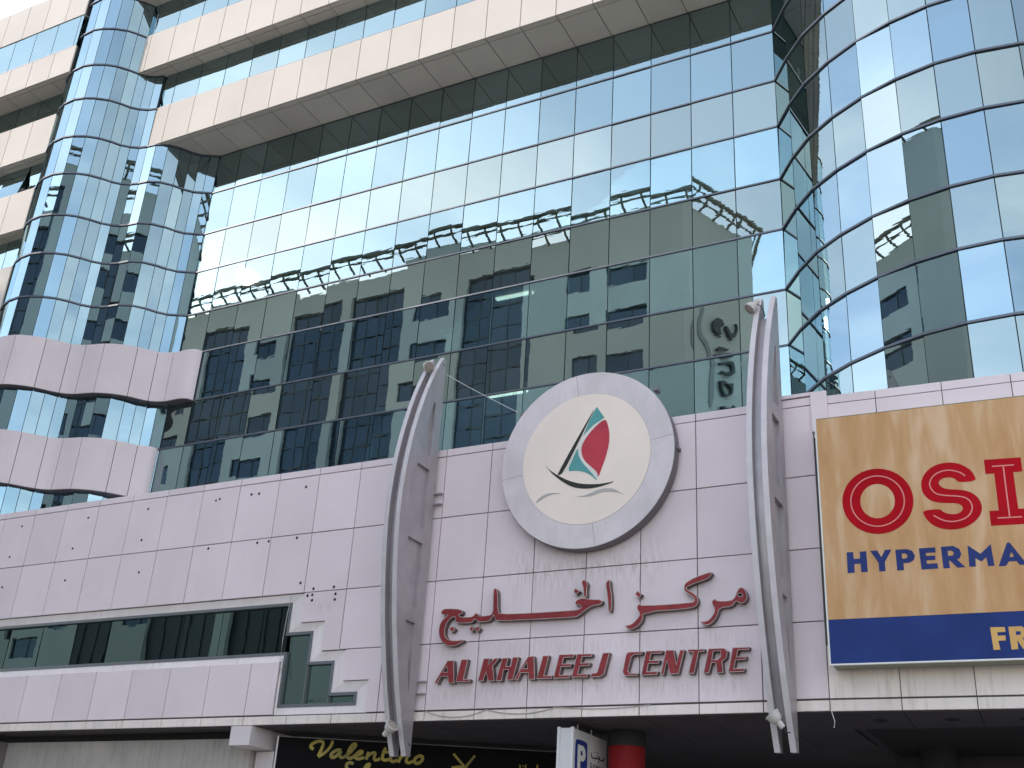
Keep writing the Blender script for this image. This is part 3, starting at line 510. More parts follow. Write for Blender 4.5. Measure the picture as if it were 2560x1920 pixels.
# the wave: faceted glass that bulges, swings in and dies into the main wall
WV = [(-31.62, 22.4), (-31.58, 22.0), (-31.45, 21.62), (-31.28, 21.33), (-31.04, 21.09), (-30.72, 20.91), (-30.33, 20.785), (-29.85, 20.745), (-29.44, 20.83), (-29.04, 21.01), (-28.69, 21.265), (-28.45, 21.565), (-28.26, 21.875), (-28.03, 22.1), (-27.75, 22.253), (-27.437, 22.324), (-27.06, 22.363), (-26.667, 22.557), (-26.381, 22.885), (-26.2, 23.21), (-25.99, 23.463), (-25.713, 23.624), (-25.415, 23.78)]
ww = mullions(WV, (11.0, 25.42), w=0.04).build('wave_curtain_wall', M['mull'], centre)
for a, b in zip(TZ[:-1], TZ[1:]):
    pane_row(ww, WV, a, b, M['glass_w'], tilt=0.22, gap=0.009, name='facet_pane')
for z in TZ[1:]: transom(ww, WV, z, out=0.04, h=0.052)
MB().sweep(offset(WV, -0.16), -0.1, 0, 11.0, 25.3).build('wave_backing', M['mull'], centre)
W2 = WV[:16]; W3 = WV[:13]
uw = mullions(W2, (25.42, 28.6), w=0.04).build('wave_curtain_wall', M['mull'], centre)
for a, b in ((25.42, 27.08), (27.08, 28.6)): pane_row(uw, W2, a, b, M['glass_w'], tilt=0.22, gap=0.009, name='facet_pane')
transom(uw, W2, 27.08, 0.04, 0.052); transom(uw, W2, 28.6, 0.04, 0.052)
MB().sweep(offset(W2, -0.16), -0.1, 0, 25.4, 28.6).build('wave_backing', M['mull'], centre)
tw = mullions(W3, (28.6, 36.6), w=0.04).build('wave_curtain_wall', M['mull'], centre)
UZ = [28.6, 30.28, 31.8, 33.45, 35.0, 36.6]
for a, b in zip(UZ[:-1], UZ[1:]):
    pane_row(tw, W3, a, b, M['glass_w'], tilt=0.22, gap=0.009, name='facet_pane')
    transom(tw, W3, b, 0.04, 0.052)
MB().sweep(offset(W3, -0.16), -0.1, 0, 28.6, 36.6).build('wave_backing', M['mull'], centre)

# the rounded corner on the right: flat facets on a drum
CV = [(-5.735, 23.79), (-5.237, 23.08), (-4.66, 22.42), (-4.0, 21.91), (-3.245, 21.475), (-2.44, 21.15), (-1.6, 20.965), (-0.74, 20.92), (0.105, 21.02), (0.93, 21.24), (1.70, 21.60), (2.42, 22.07), (3.05, 22.65), (3.58, 23.33), (3.95, 24.1)]
CZ_ = TZ + [27.08, 28.6]
cw = mullions(CV, (11.0, 28.6), w=0.05).build('corner_curtain_wall', M['mull'], centre)
for a, b in zip(CZ_[:-1], CZ_[1:]): pane_row(cw, CV, a, b, M['glass_cs'] if (a, b) in SPAN else M['glass_c'], tilt=0.22, gap=0.011, name='corner_pane', yaw={4: 2.2, 5: 0.3})
for z in CZ_[1:]: transom(cw, CV, z, out=0.04, h=0.05)
MB().sweep(offset(CV, -0.16), -0.1, 0, 11.0, 28.6).build('corner_backing', M['mull'], centre)

# cladding bands with their undersides, and the window strips between them
def band(x0, x1, y, z0, z1, depth, j0, soff_to, n_lab='cladding_band'):
    bk = MB().box((x0, y+0.05, z0+0.03), (x1, y+depth, z1-0.03)).build(n_lab, M['joint'], centre)
    xs = [x0]; x = x0 + ((j0-x0) % MOD)
    while x < x0 + 0.15: x += MOD
    while x < x1 - 0.15: xs.append(x); x += MOD
    xs.append(x1)
    for a, b in zip(xs[:-1], xs[1:]):
        add('band_panel', slab(b-a-0.022, z1-z0, 0.045, M['band'], 0.006), bk, ((a+b)/2, y, (z0+z1)/2), (0, 0, 0))
        # underside: a narrow return, then deep soffit panels
        me = MB().box((a+0.012, y+0.055, z0-0.012), (b-0.012, y+0.198, z0+0.012)); me.build('soffit_return', M['soffit'], bk)
        if soff_to > y + 0.3:
            MB().box((a+0.012, y+0.218, z0-0.012), (b-0.012, soff_to, z0+0.012)).build('soffit_panel', M['soffit'], bk)
    return bk
def strip(x0, x1, y, z0, z1, j0, m, opened=None):
    xs = [x0]; x = x0 + ((j0-x0) % MOD)
    while x < x0 + 0.15: x += MOD
    while x < x1 - 0.15: xs.append(x); x += MOD
    xs.append(x1); pl = [(q, y) for q in xs]
    st = MB()
    for q in xs[1:-1]: st.box((q-0.025, y+0.03, z0), (q+0.025, y+0.1, z1))
    st.box((x0, y+0.25, z0), (x1, y+0.3, z1))
    st = st.build('strip_window', M['mull'], centre)
    if opened == 'find':
        opened = max(i for i in range(len(xs)-1) if xs[i+1] < -32.0); OPEN_AT[:] = xs[opened:opened+2]
    pane_row(st, pl, z0+0.04, z1, m, skip=(opened,) if opened is not None else ())
    MB().box((x0, y-0.02, z0), (x1, y+0.03, z0+0.04)).build('sill', M['frame'], st)
    return st, xs
OPEN_AT = []
JB = -17.48
b1 = band(-27.74, -4.75, 22.35, 25.45, 27.12, 0.9, JB, GY-0.02)
strip(-27.437, -4.75, 22.39, 27.12, 28.6, JB, M['glass_v'])
b2 = band(-28.26, -4.4, 21.82, 28.6, 30.3, 0.9, JB, 22.39)
strip(-28.26, -4.4, 21.86, 30.3, 31.8, JB, M['glass_v'])
b3 = band(-28.6, -4.0, 21.3, 31.8, 33.5, 0.9, JB, 21.86)
MB().box((-28.0, 22.9, 25.7), (-4.4, 38.0, 36.6)).build('upper_core', M['interior'], centre)
MB().box((-4.4, 24.4, 11.0), (3.8, 38.0, 28.5)).build('upper_core', M['mull'], centre)

# left wing of bands beyond the wave
JL = -32.822
band(-44.0, -30.6, 20.73, 31.36, 33.03, 0.8, JL, 20.9)
strip(-44.0, -30.62, 20.76, 29.85, 31.36, JL-0.3, M['glass_v'])
band(-44.0, -30.55, 20.73, 28.6, 29.83, 0.8, JL, 21.53)
strip(-44.0, -31.1, 21.54, 27.12, 28.6, JL, M['glass_v'])
band(-44.0, -31.06, 21.08, 25.4, 27.12, 0.8, JL+0.55, 21.5)
st, xs = strip(-44.0, -31.1, 21.5, 23.86, 25.4, JL+0.55, M['glass_v'], opened='find')
a, b = OPEN_AT
add('open_sash', slab(b-a-0.03, 1.46, 0.02, M['glass_v']), st, ((a+b)/2, 21.36, 24.66), (R(-11), 0, 0))
band(-44.0, -31.06, 21.04, 22.17, 23.86, 0.8, JL+0.55, 21.5)
strip(-44.0, -31.1, 21.5, 20.66, 22.17, JL+0.55, M['glass_v'])
band(-44.0, -31.06, 21.04, 19.0, 20.66, 0.8, JL+0.55, 21.5)
MB().box((-44.0, 21.9, 11.0), (-31.7, 38.0, 33.0)).build('left_wing_core', M['mull'], centre)
pr = MB().tube([(-44.0, 20.95, 33.16), (-30.7, 20.95, 33.16)], 0.03)
for k in range(16): pr.box((-43.6+k*0.85, 20.93, 33.0), (-43.56+k*0.85, 20.97, 33.15))
pr.build('parapet_rail', M['frame'], centre)

# the two wave-shaped bands at the foot of the wave
WB = [(-31.75, 22.3), (-31.62, 21.6), (-31.2, 21.0), (-30.6, 20.66), (-29.97, 20.55), (-29.37, 20.615), (-28.95, 20.83), (-28.57, 21.155), (-28.35, 21.46), (-28.12, 21.76), (-27.9, 21.94), (-27.65, 22.035), (-27.32, 22.1), (-27.0, 22.17), (-26.55, 22.4), (-26.19, 22.725), (-26.0, 22.99), (-25.82, 23.25), (-25.6, 23.39), (-25.35, 23.475)]
WB_J = [0, 3, 5, 7, 9, 11, 13, 15, 17, 19]
WB_END_A = [(-25.35, 23.475), (-25.1, 23.49), (-24.82, 23.47), (-24.58, 23.5), (-24.42, 23.6), (-24.37, 23.755)]
WB_END_B = [(-25.82, 23.25), (-25.68, 23.36), (-25.56, 23.43), (-25.46, 23.53), (-25.43, 23.64), (-25.44, 23.755)]
def wave_band(z0, z1, end, upto):
    spine = WB[:WB_J[upto]+1] + end[1:]
    sm = chaikin(spine, 2, closed=False)
    bk = MB().sweep(sm, -0.10, -0.05, z0+0.02, z1-0.02).build('wave_band', M['joint'], centre)
    segs = [WB[WB_J[i]:WB_J[i+1]+1] for i in range(upto)] + [end]
    # cut the smooth curve at the joints
    cuts = [0]
    for sg in segs[:-1]:
        e = sg[-1]; cuts.append(min(range(len(sm)), key=lambda k: (sm[k][0]-e[0])**2 + (sm[k][1]-e[1])**2))
    cuts.append(len(sm)-1)
    for i in range(len(cuts)-1):
        pl = [Vector(q) for q in sm[cuts[i]:cuts[i+1]+1]]
        if len(pl) < 2: continue
        while len(pl) > 2 and (pl[1]-pl[0]).length < 0.03: del pl[1]
        while len(pl) > 2 and (pl[-2]-pl[-1]).length < 0.03: del pl[-2]
        pl[0] = pl[0] + (pl[1]-pl[0]).normalized()*0.009; pl[-1] = pl[-1] + (pl[-2]-pl[-1]).normalized()*0.009
        me = MB().sweep([tuple(q) for q in pl], -0.045, 0.0, z0, z1).mesh('wave_panel', M['clad'])
        o_ = MB(); o_.v = [tuple(v.co) for v in me.vertices]; o_.f = [tuple(p.vertices) for p in me.polygons]; o_.mi = [0]*len(o_.f)
        bpy.data.meshes.remove(me); o_.build('wave_panel', M['clad'], bk)
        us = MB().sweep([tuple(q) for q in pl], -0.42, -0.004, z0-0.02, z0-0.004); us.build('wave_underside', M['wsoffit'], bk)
    MB().sweep(sm, -0.42, -0.05, z1-0.03, z1-0.005).build('wave_band_top', M['clad'], bk)
wave_band(15.78, 17.5, WB_END_A, 9)
wave_band(12.6, 14.27, WB_END_B, 8)

# ------------------------------------------------------------------ podium
XJ = [-29.1, -27.9, -26.7, -25.5, -24.31, -23.11, -21.93, -20.75, -19.56, -18.38, -17.18, -16.0, -14.83, -13.69, -12.54, -11.39, -10.24, -9.07, -7.92, -6.77, -5.6, -4.45]
ZR = [5.385, 6.725, 8.055, 9.46, 10.89]
PY = 20.0
pod = MB().box((-29.1, 20.05, 8.06), (-4.45, 20.35, 11.05)).box((-14.64, 20.05, 6.06), (-4.45, 20.349, 8.06)).box((-13.98, 20.05, 5.19), (-4.45, 20.348, 6.06)).box((-29.1, 20.05, 5.19), (-16.42, 20.348, 6.53)).box((-15.96, 20.05, 7.385), (-14.64, 20.347, 8.06)).box((-15.31, 20.05, 6.725), (-14.64, 20.347, 7.385)).box((-16.42, 20.05, 5.19), (-13.98, 20.347, 5.38)).build('podium_wall', M['backing'], centre)
def cp(x0, x1, z0, z1, m=None, name='cladding_panel', g=0.0095):
    return add(name, slab(x1-x0-2*g, z1-z0-2*g, 0.045, m or M['clad'], 0.004), pod, ((x0+x1)/2, PY + random.uniform(-0.002, 0.002), (z0+z1)/2), (R(random.gauss(0, 0.05)), 0, R(random.gauss(0, 0.05))))
def cpoly(pts, g=0.0095):
    MB().prism(inset(pts, g), [], PY, PY+0.045).build('cladding_panel', M['clad'], pod)
for i in range(len(XJ)-1):
    a, b = XJ[i], XJ[i+1]
    for j in range(4):
        z0, z1 = ZR[j], ZR[j+1]
        if j >= 2 or a >= -13.7: cp(a, b, z0, z1)
        elif b <= -17.1:
            if j == 0: cp(a, b, z0, 6.54)
        elif a == -14.83 and j == 1: cp(a, b, z0, z1)
    cp(a, b, 10.89, 11.07, name='coping_panel')
    cp(a, b, 5.175, 5.368, M['clad_dirty'], name='edge_panel')
cp(-17.18, -16.4, 5.385, 6.54)
cpoly([(-15.98, 7.375), (-15.32, 7.375), (-15.32, 6.72), (-14.83, 6.72), (-14.83, 8.055), (-15.98, 8.055)])
cpoly([(-14.655, 6.052), (-13.99, 6.052), (-13.99, 5.385), (-13.69, 5.385), (-13.69, 6.725), (-14.655, 6.725)])
# splayed surround of the stepped window, then frame and panes
OUT = [(-29.1, 8.05), (-15.98, 8.05), (-15.98, 7.375), (-15.32, 7.375), (-15.32, 6.715), (-14.655, 6.715), (-14.655, 6.052), (-13.99, 6.052), (-13.99, 5.39), (-16.4, 5.39), (-16.4, 6.54), (-29.1, 6.54)]
INN = [(-29.1, 7.87), (-16.33, 7.87), (-16.33, 7.19), (-15.64, 7.19), (-15.64, 6.51), (-14.97, 6.51), (-14.97, 5.83), (-14.29, 5.83), (-14.29, 5.55), (-16.36, 5.55), (-16.36, 6.69), (-29.1, 6.69)]
for i in range(len(OUT)-1):
    a, b, c, d = OUT[i], OUT[i+1], INN[i+1], INN[i]
    runs = [(0.0, 1.0)]
    if abs(a[0]-b[0]) > 5:
        n = 10; runs = [(k/n + 0.0004, (k+1)/n - 0.0004) for k in range(n)]
    for (t0, t1) in runs:
        L2 = lambda p, q, t: (p[0]+(q[0]-p[0])*t, p[1]+(q[1]-p[1])*t)
        p0, p1, q1, q0 = L2(a, b, t0), L2(a, b, t1), L2(d, c, t1), L2(d, c, t0)
        mb = MB(); F_, B_ = 0.004, 0.03
        vs2 = [(p0, 20.05), (p1, 20.05), (q1, 20.085), (q0, 20.085)]
        mb.v = [(p[0], y, p[1]) for p, y in vs2] + [(p[0], y+0.03, p[1]) for p, y in vs2]
        mb.f = [(0, 3, 2, 1), (4, 5, 6, 7)] + [(k, (k+1) % 4, 4+(k+1) % 4, 4+k) for k in range(4)]; mb.mi = [0]*6
        mb.build('reveal_panel', M['trim'], pod)
fr_in = inset(INN, 0.065)
win = MB().prism(INN, [fr_in], 20.07, 20.18).build('podium_window', M['wframe'], centre)
px_ = [x for x in XJ if x < -16.5] + [-16.395]
for a, b in zip(px_[:-1], px_[1:]):
    add('pane', slab(b-a-0.022, 1.08, 0.012, M['glass_p']), win, ((a+b)/2, 20.15, 7.28), (R(random.gauss(0, 0.5)), 0, R(random.gauss(0, 0.5))))
for (a, b, z0, z1) in ((-16.3, -15.70, 5.6, 7.135), (-15.68, -15.03, 5.6, 6.455), (-15.01, -14.345, 5.6, 5.775)):
    add('pane', slab(b-a, z1-z0, 0.012, M['glass_p']), win, ((a+b)/2, 20.15, (z0+z1)/2), (R(random.gauss(0, 0.4)), 0, R(random.gauss(0, 0.4))))
MB().box((-15.695, 20.07, 5.6), (-15.665, 20.15, 6.46)).build('mullion', M['wframe'], win)
MB().box((-15.035, 20.07, 5.6), (-15.005, 20.15, 5.78)).build('mullion', M['wframe'], win)
MB().box((-29.0, 22.8, 5.3), (-13.8, 23.0, 8.1)).build('interior_wall', M['dark_wall'], centre)
MB().box((-29.0, 20.4, 8.1), (-13.8, 23.0, 8.2)).build('floor_slab', M['arc_soff'], centre)
MB().box((-29.0, 20.36, 5.22), (-4.3, 30.0, 5.30)).build('floor_slab', M['arc_soff'], centre)
MB().box((-29.0, 20.36, 10.7), (-4.3, 23.7, 10.85)).build('podium_roof', M['render_w'], centre)
# holes left by an older sign
for (x, z) in [(-25.931, 10.612), (-26.121, 9.767), (-26.107, 8.927), (-23.763, 9.787), (-23.771, 8.937), (-23.439, 10.595), (-21.349, 9.79), (-21.213, 8.945), (-19.072, 9.363), (-17.577, 9.367), (-17.239, 9.373), (-16.418, 9.378), (-16.13, 8.289), (-15.739, 8.128), (-15.182, 8.129), (-15.115, 7.967), (-15.117, 7.839), (-15.75, 7.988), (-15.738, 7.864), (-15.88, 7.976), (-16.361, 10.624), (-17.764, 10.619), (-21.34, 10.613), (-19.1, 10.591), (-18.983, 10.618), (-17.997, 10.626)]:
    MB().lathe([(0.0, 0.0), (0.026, 0.0), (0.034, -0.006)], (x, PY-0.007, z), (0, -1, 0), 10).build('bolt_hole', M['hole'], pod)

# right-hand part of the podium, turned three degrees
AR = R(3.0); CA, SA = math.cos(AR), math.sin(AR)
def RP(u, d, z): return (-4.45 + u*CA - d*SA, 20.0 + u*SA + d*CA, z)      # u along the wall, d into the building
rw = MB()
for (z0, z1, d0) in ((5.19, 11.04, 0.05),):
    q = [RP(0.0, d0, 0), RP(9.0, d0, 0), RP(9.0, 0.4, 0), RP(0.0, 0.4, 0)]; n = len(rw.v)
    rw.v += [(p[0], p[1], z0) for p in q] + [(p[0], p[1], z1) for p in q]
    rw.f += [(n, n+3, n+2, n+1), (n+4, n+5, n+6, n+7)] + [(n+k, n+(k+1) % 4, n+4+(k+1) % 4, n+4+k) for k in range(4)]; rw.mi += [0]*6
rw = rw.build('podium_wall', M['backing'], centre)
def rp(u0, u1, z0, z1, m=None, name='cladding_panel', d=0.0):
    p = RP((u0+u1)/2, d, (z0+z1)/2); add(name, slab(u1-u0-0.014, z1-z0-0.014, 0.045, m or M['clad'], 0.004), rw, p, (0, 0, AR))
for k in range(7):
    u0, u1 = k*1.172 + (0.0 if k else 0.0), (k+1)*1.172
    rp(u0, u1, 10.87, 11.05, name='coping_panel')
    rp(u0, u1, 10.2, 10.87)
    rp(u0, u1, 5.385, 6.3, M['clad_dirty'])
    rp(u0, u1, 5.17, 5.368, M['clad_dirty'], name='edge_panel')
rp(-0.02, 0.30, 10.3, 11.14, name='corner_panel', d=-0.06)
MB().box((-5.3, 19.97, 11.08), (-4.44, 20.25, 11.15)).build('coping_cap', M['clad'], pod)

# ------------------------------------------------------------------ underneath the podium
sf = MB()
for i in range(len(XJ)-1):
    a, b = XJ[i], XJ[i+1]
    if b <= -17.4: continue
for (a, b) in zip(XJ[10:-1], XJ[11:]):
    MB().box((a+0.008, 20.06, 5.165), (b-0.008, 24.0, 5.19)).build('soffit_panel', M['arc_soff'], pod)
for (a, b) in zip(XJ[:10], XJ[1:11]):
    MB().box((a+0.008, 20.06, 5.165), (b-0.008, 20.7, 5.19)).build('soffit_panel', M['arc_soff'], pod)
for k in range(7):
    u0, u1 = k*1.172, (k+1)*1.172
    dep = 1.75 - 0.06*k*k*0.3
    mb = MB(); q = [RP(u0+0.008, 0.06, 0), RP(u1-0.008, 0.06, 0), RP(u1-0.008, dep-0.07*k, 0), RP(u0+0.008, dep, 0)]
    mb.v = [(p[0], p[1], 5.16) for p in q] + [(p[0], p[1], 5.19) for p in q]
    mb.f = [(0, 3, 2, 1), (4, 5, 6, 7)] + [(j, (j+1) % 4, 4+(j+1) % 4, 4+j) for j in range(4)]; mb.mi = [0]*6
    sp = mb.build('soffit_panel', M['arc_soff'], rw)
    c = RP(u0+0.7, 0.85, 5.159)
    MB().lathe([(0.0, 0.0), (0.10, 0.0), (0.115, -0.01), (0.115, 0.004)], c, (0, 0, 1), 16).build('downlight', M['col_dark'], sp)
MB().box((-4.3, 21.4, 5.2), (6.0, 30.0, 6.4)).build('arcade_ceiling', M['col_dark'], centre)  # near-black colour stands in for the deep shadow behind the soffit panels
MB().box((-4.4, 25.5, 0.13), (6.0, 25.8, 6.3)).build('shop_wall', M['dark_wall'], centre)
MB().box((-29.0, 28.0, 0.13), (-4.4, 28.3, 5.2)).build('shop_wall', M['dark_wall'], centre)
MB().box((-29.0, 20.6, 0.13), (-17.35, 20.9, 5.0)).build('concrete_wall', M['conc'], centre)
MB().box((-29.0, 20.72, 5.0), (-17.35, 20.95, 5.16)).build('wall_head_gap', M['col_dark'], centre)
MB().box((-17.43, 19.95, 4.76), (-16.87, 21.6, 5.163)).build('beam_end', M['render_w'], centre)
MB().box((-17.30, 20.75, 0.13), (-16.80, 21.2, 4.74)).build('pier', M['render_w'], centre)
MB().box((-26.3, 20.3, 4.3), (-25.15, 20.58, 5.0)).build('shutter_box', M['wsoffit'], centre)
rc = MB().lathe([(0.36, 0.13), (0.36, 4.86)], (-8.8, 21.6, 0), (0, 0, 1), 28).build('column', M['col_red'], centre, smo=True)
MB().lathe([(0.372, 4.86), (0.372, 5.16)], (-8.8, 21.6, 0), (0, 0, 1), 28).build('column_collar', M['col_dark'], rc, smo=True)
for (x, y) in ((-3.4, 24.6), (0.6, 24.8)):
    MB().lathe([(0.36, 0.13), (0.36, 5.2)], (x, y, 0), (0, 0, 1), 24).build('column', M['col_dark'], centre, smo=True)

# ------------------------------------------------------------------ lettering: AL KHALEEJ CENTRE in Arabic and English
def letter_sign(name, data, label, cat, base, round_=False):
    t = thing(name, base, label, cat)
    for it in data:
        outer, holes = it[1], list(it[2:])
        if round_ and len(outer) > 6: outer = chaikin(outer, 1)
        if len(outer) > 6 and round_: holes = [chaikin(h, 2) for h in holes]
        b = MB().prism(outer, holes, 19.862, 19.985, 0, 1).build('dot' if it[0] == 'dot' else 'letter', [M['rim'], M['return']], t)
        MB().prism(inset(outer, 0.012), [inset(h, -0.012) for h in holes], 19.857, 19.861).build('face', M['red'], b)
    return t
letter_sign('english_lettering', ENG, 'raised red capital letters reading AL KHALEEJ CENTRE on white cladding', 'lettering', (-9.0, 19.98, 5.88))
letter_sign('arabic_lettering', ARA, 'raised red Arabic lettering on white cladding above the English name', 'lettering', (-9.0, 19.98, 6.7), True)

# ------------------------------------------------------------------ round logo sign
DC = (-9.03, 10.29); DR, DI = 1.925, 1.425
disc = thing('round_logo_sign', (DC[0], 19.95, DC[1]-DR), 'round cream disc with grey ring and sailing boat logo above the red lettering', 'sign')
circ = lambda r, n=96: [(DC[0]+r*math.cos(2*math.pi*k/n), DC[1]+r*math.sin(2*math.pi*k/n)) for k in range(n)]
body = MB().prism(circ(DR), [], 19.72, 19.95, 0, 0).build('disc_body', M['disc_rim'], disc)
# ring in four plates, joints at the quarters
for k in range(4):
    a0, a1 = R(8 + 90*k) + 0.002, R(98 + 90*k) - 0.002
    arc = lambda r, p, q: [(DC[0]+r*math.cos(p+(q-p)*j/24), DC[1]+r*math.sin(p+(q-p)*j/24)) for j in range(25)]
    MB().prism(arc(DR-0.006, a0, a1) + arc(DI+0.004, a1, a0), [], 19.705, 19.719).build('ring_plate', M['disc_ring'], body)
face = MB().prism(circ(DI), [], 19.70, 19.718, 0, 0).build('disc_face', M['disc_face'], disc)
lm = {'mast': 'p_dark', 'hull': 'p_dark', 'sail_teal': 'p_teal', 'sail_red': 'p_red', 'sail_white': 'p_white', 'wave': 'p_grey'}
for nm, poly in LOGO:
    p = poly if nm == 'sail_teal' and len(poly) < 8 else chaikin(poly, 1)
    MB().prism(p, [], 19.693 if nm != 'sail_white' else 19.6965, 19.6985).build(nm, M[lm[nm]], face)
for (x, z) in ((-7.12, 10.3), (-7.55, 11.65), (-10.6, 11.55)):
    MB().box((x-0.04, 19.8, z-0.03), (x+0.05, 19.98, z+0.03)).build('bracket', M['disc_rim'], disc)

# ------------------------------------------------------------------ the two silver fins
PROF = [(19.86, 13.30), (19.77, 13.27), (19.62, 13.02), (19.40, 12.60), (19.125, 11.95), (18.86, 11.07), (18.70, 10.24), (18.635, 9.53), (18.64, 8.92), (18.70, 8.23), (18.785, 7.61), (18.905, 6.96), (19.045, 6.38), (19.21, 5.76), (19.39, 5.25), (19.57, 4.79), (19.72, 4.47), (19.88, 4.47)]
front = chaikin(PROF[1:-1], 2, closed=False)
def front_y(z):
    for a, b in zip(front[:-1], front[1:]):
        if a[1] >= z >= b[1]: return a[0] + (b[0]-a[0])*(a[1]-z)/max(1e-6, a[1]-b[1])
    return 19.7
outline = front + [(19.88, 4.47), (19.88, 13.27)]
pockets = []
for (z0, z1) in ((5.66, 7.07), (7.37, 8.77), (9.08, 10.44), (10.74, 12.05)):
    fr_ = [(front_y(z0+(z1-z0)*k/6)+0.37, z0+(z1-z0)*k/6) for k in range(7)]
    fr_ = [p for p in fr_ if p[0] < 19.58]
    pockets.append([(19.6, z0)] + fr_[::1] + [(19.6, z1)] if fr_[-1][1] > z1-0.05 else [(19.6, z0)] + fr_ + [(19.6, fr_[-1][1]+0.12)])
def fin(xr, label):
    t = thing('sail_fin', (xr-0.18, 19.9, 4.47), label, 'fin', 'silver crescent fins framing the sign')
    W_ = 0.37
    for (xo, s_) in ((xr, 1), (xr-W_+0.095, 1)):
        fy = lambda u, d, v, xo=xo: (d, u, v)
        sp = MB().prism(outline, [], xo-0.072, xo-0.082, 0, 0, fy).build('side_plate', M['fin'], t)
        # outer and inner sheets with the recessed pockets cut out
        MB().prism(inset(outline, 0.002), pockets, xo, xo-0.0715, 0, 0, fy).build('pocketed_sheet', M['fin'], sp)
        MB().prism(inset(outline, 0.002), [], xo-0.083, xo-0.095, 0, 0, fy).build('inner_sheet', M['fin'], sp)
        # bright nosing along the bow
        n = MB(); pts = front
        for i, p in enumerate(pts):
            a, b = pts[max(0, i-1)], pts[min(len(pts)-1, i+1)]; tx, tz = b[0]-a[0], b[1]-a[1]; l = math.hypot(tx, tz); nx, nz = tz/l, -tx/l
            if nx > 0: nx, nz = -nx, -nz
            q0, q1 = (p[0]+nx*0.012, p[1]+nz*0.012), (p[0]-nx*0.001, p[1]-nz*0.001)
            n.v += [(xo+0.004, q1[0], q1[1]), (xo+0.004, q0[0], q0[1]), (xo-0.099, q0[0], q0[1]), (xo-0.099, q1[0], q1[1])]
        for i in range(len(pts)-1):
            for k in range(4): n.f.append((4*i+k, 4*i+(k+1) % 4, 4*i+4+(k+1) % 4, 4*i+4+k)); n.mi.append(0)
        n.build('nosing', M['fin_edge'], sp)
    # web between the plates, set back from the bow, stopping short of the tips
    wp = [(front_y(z)+0.16, z) for z in [4.93 + (12.72-4.93)*k/30 for k in range(31)]]
    wb = MB()
    for p in wp: wb.v += [(xr-W_+0.096, p[0], p[1]), (xr-0.096, p[0], p[1]), (xr-0.096, p[0]+0.02, p[1]), (xr-W_+0.096, p[0]+0.02, p[1])]
    for i in range(len(wp)-1):
        for k in range(4): wb.f.append((4*i+k, 4*i+4+k, 4*i+4+(k+1) % 4, 4*i+(k+1) % 4)); wb.mi.append(0)
    wb.f += [(0, 1, 2, 3), (4*30+3, 4*30+2, 4*30+1, 4*30)]; wb.mi += [0, 0]
    wb.build('web', M['fin'], t)
    for z in ((9.88, 5.83) if xr < -10 else ()):
        for dz in (-0.12, 0.12): MB().box((xr-0.06, 19.89, z+dz-0.012), (xr+0.17, 19.985, z+dz+0.012)).build('wall_bracket', M['fin'], t)
    for z in (13.1, 4.7):
        MB().lathe([(0, 0.006), (0.03, 0.006), (0.035, 0)], (xr+0.001, 19.8, z), (1, 0, 0), 10).build('bolt', M['disc_rim'], t)
    return t
fin(-12.70, 'tall silver crescent fin between the stepped window and the red lettering')
fin(-4.985, 'tall silver crescent fin beside the tan billboard')

# ------------------------------------------------------------------ spotlights on the fin tips
def spotlight(pos, aim, label, neck_to, cable_pts):
    pos = Vector(pos); aim = Vector(aim).normalized()
    t = thing('spotlight', tuple(pos - aim*0.16), label, 'spotlight', 'spotlights on the tips of the fins')
    b = MB().lathe([(0.0, -0.105), (0.05, -0.10), (0.085, -0.075), (0.108, -0.035), (0.118, 0.01), (0.122, 0.04), (0.135, 0.055), (0.135, 0.07), (0.112, 0.072)], pos, aim, 24).build('bell', M['bell'], t, smo=True)
    MB().lathe([(0.112, 0.066), (0.0, 0.075)], pos, aim, 24).build('lens', M['lens'], b)
    MB().lathe([(0.052, -0.09), (0.05, -0.2), (0.043, -0.215), (0.0, -0.215)], pos, aim, 14).build('neck', M['bell'], t)
    MB().tube(cable_pts, 0.011, 6).build('cable', M['cable'], t)
    MB().tube([pos - aim*0.02 + Vector((0.0, 0.09, 0)), Vector(neck_to)], 0.018, 8).build('stem', M['bell'], t)
spotlight((-12.92, 19.46, 12.95), (0.75, -0.45, -0.55), 'cream bell spotlight on the top of the left silver fin', (-13.0, 19.62, 12.82), [(-12.9, 19.52, 12.88), (-12.82, 19.55, 12.84), (-12.76, 19.58, 12.80)])
spotlight((-12.83, 19.27, 4.94), (0.72, -0.2, 0.62), 'grey bell spotlight at the lower tip of the left fin over the salon script', (-12.98, 19.45, 5.0), [(-12.98, 19.31, 4.84), (-13.02, 19.4, 4.86), (-13.0, 19.5, 4.92)])
spotlight((-5.40, 19.46, 12.94), (-0.55, -0.3, -0.72), 'cream bell spotlight on the top of the right silver fin, against the mirrored glass', (-5.28, 19.6, 12.8), [(-5.3, 19.5, 13.02), (-5.22, 19.5, 12.95), (-5.17, 19.52, 12.83), (-5.16, 19.55, 12.72)])
spotlight((-5.215, 19.27, 4.97), (-0.6, -0.15, 0.75), 'grey bell spotlight at the lower tip of the right silver fin, below the billboard', (-5.24, 19.45, 5.02), [(-5.1, 19.3, 4.82), (-5.06, 19.36, 4.74), (-5.0, 19.42, 4.74)])

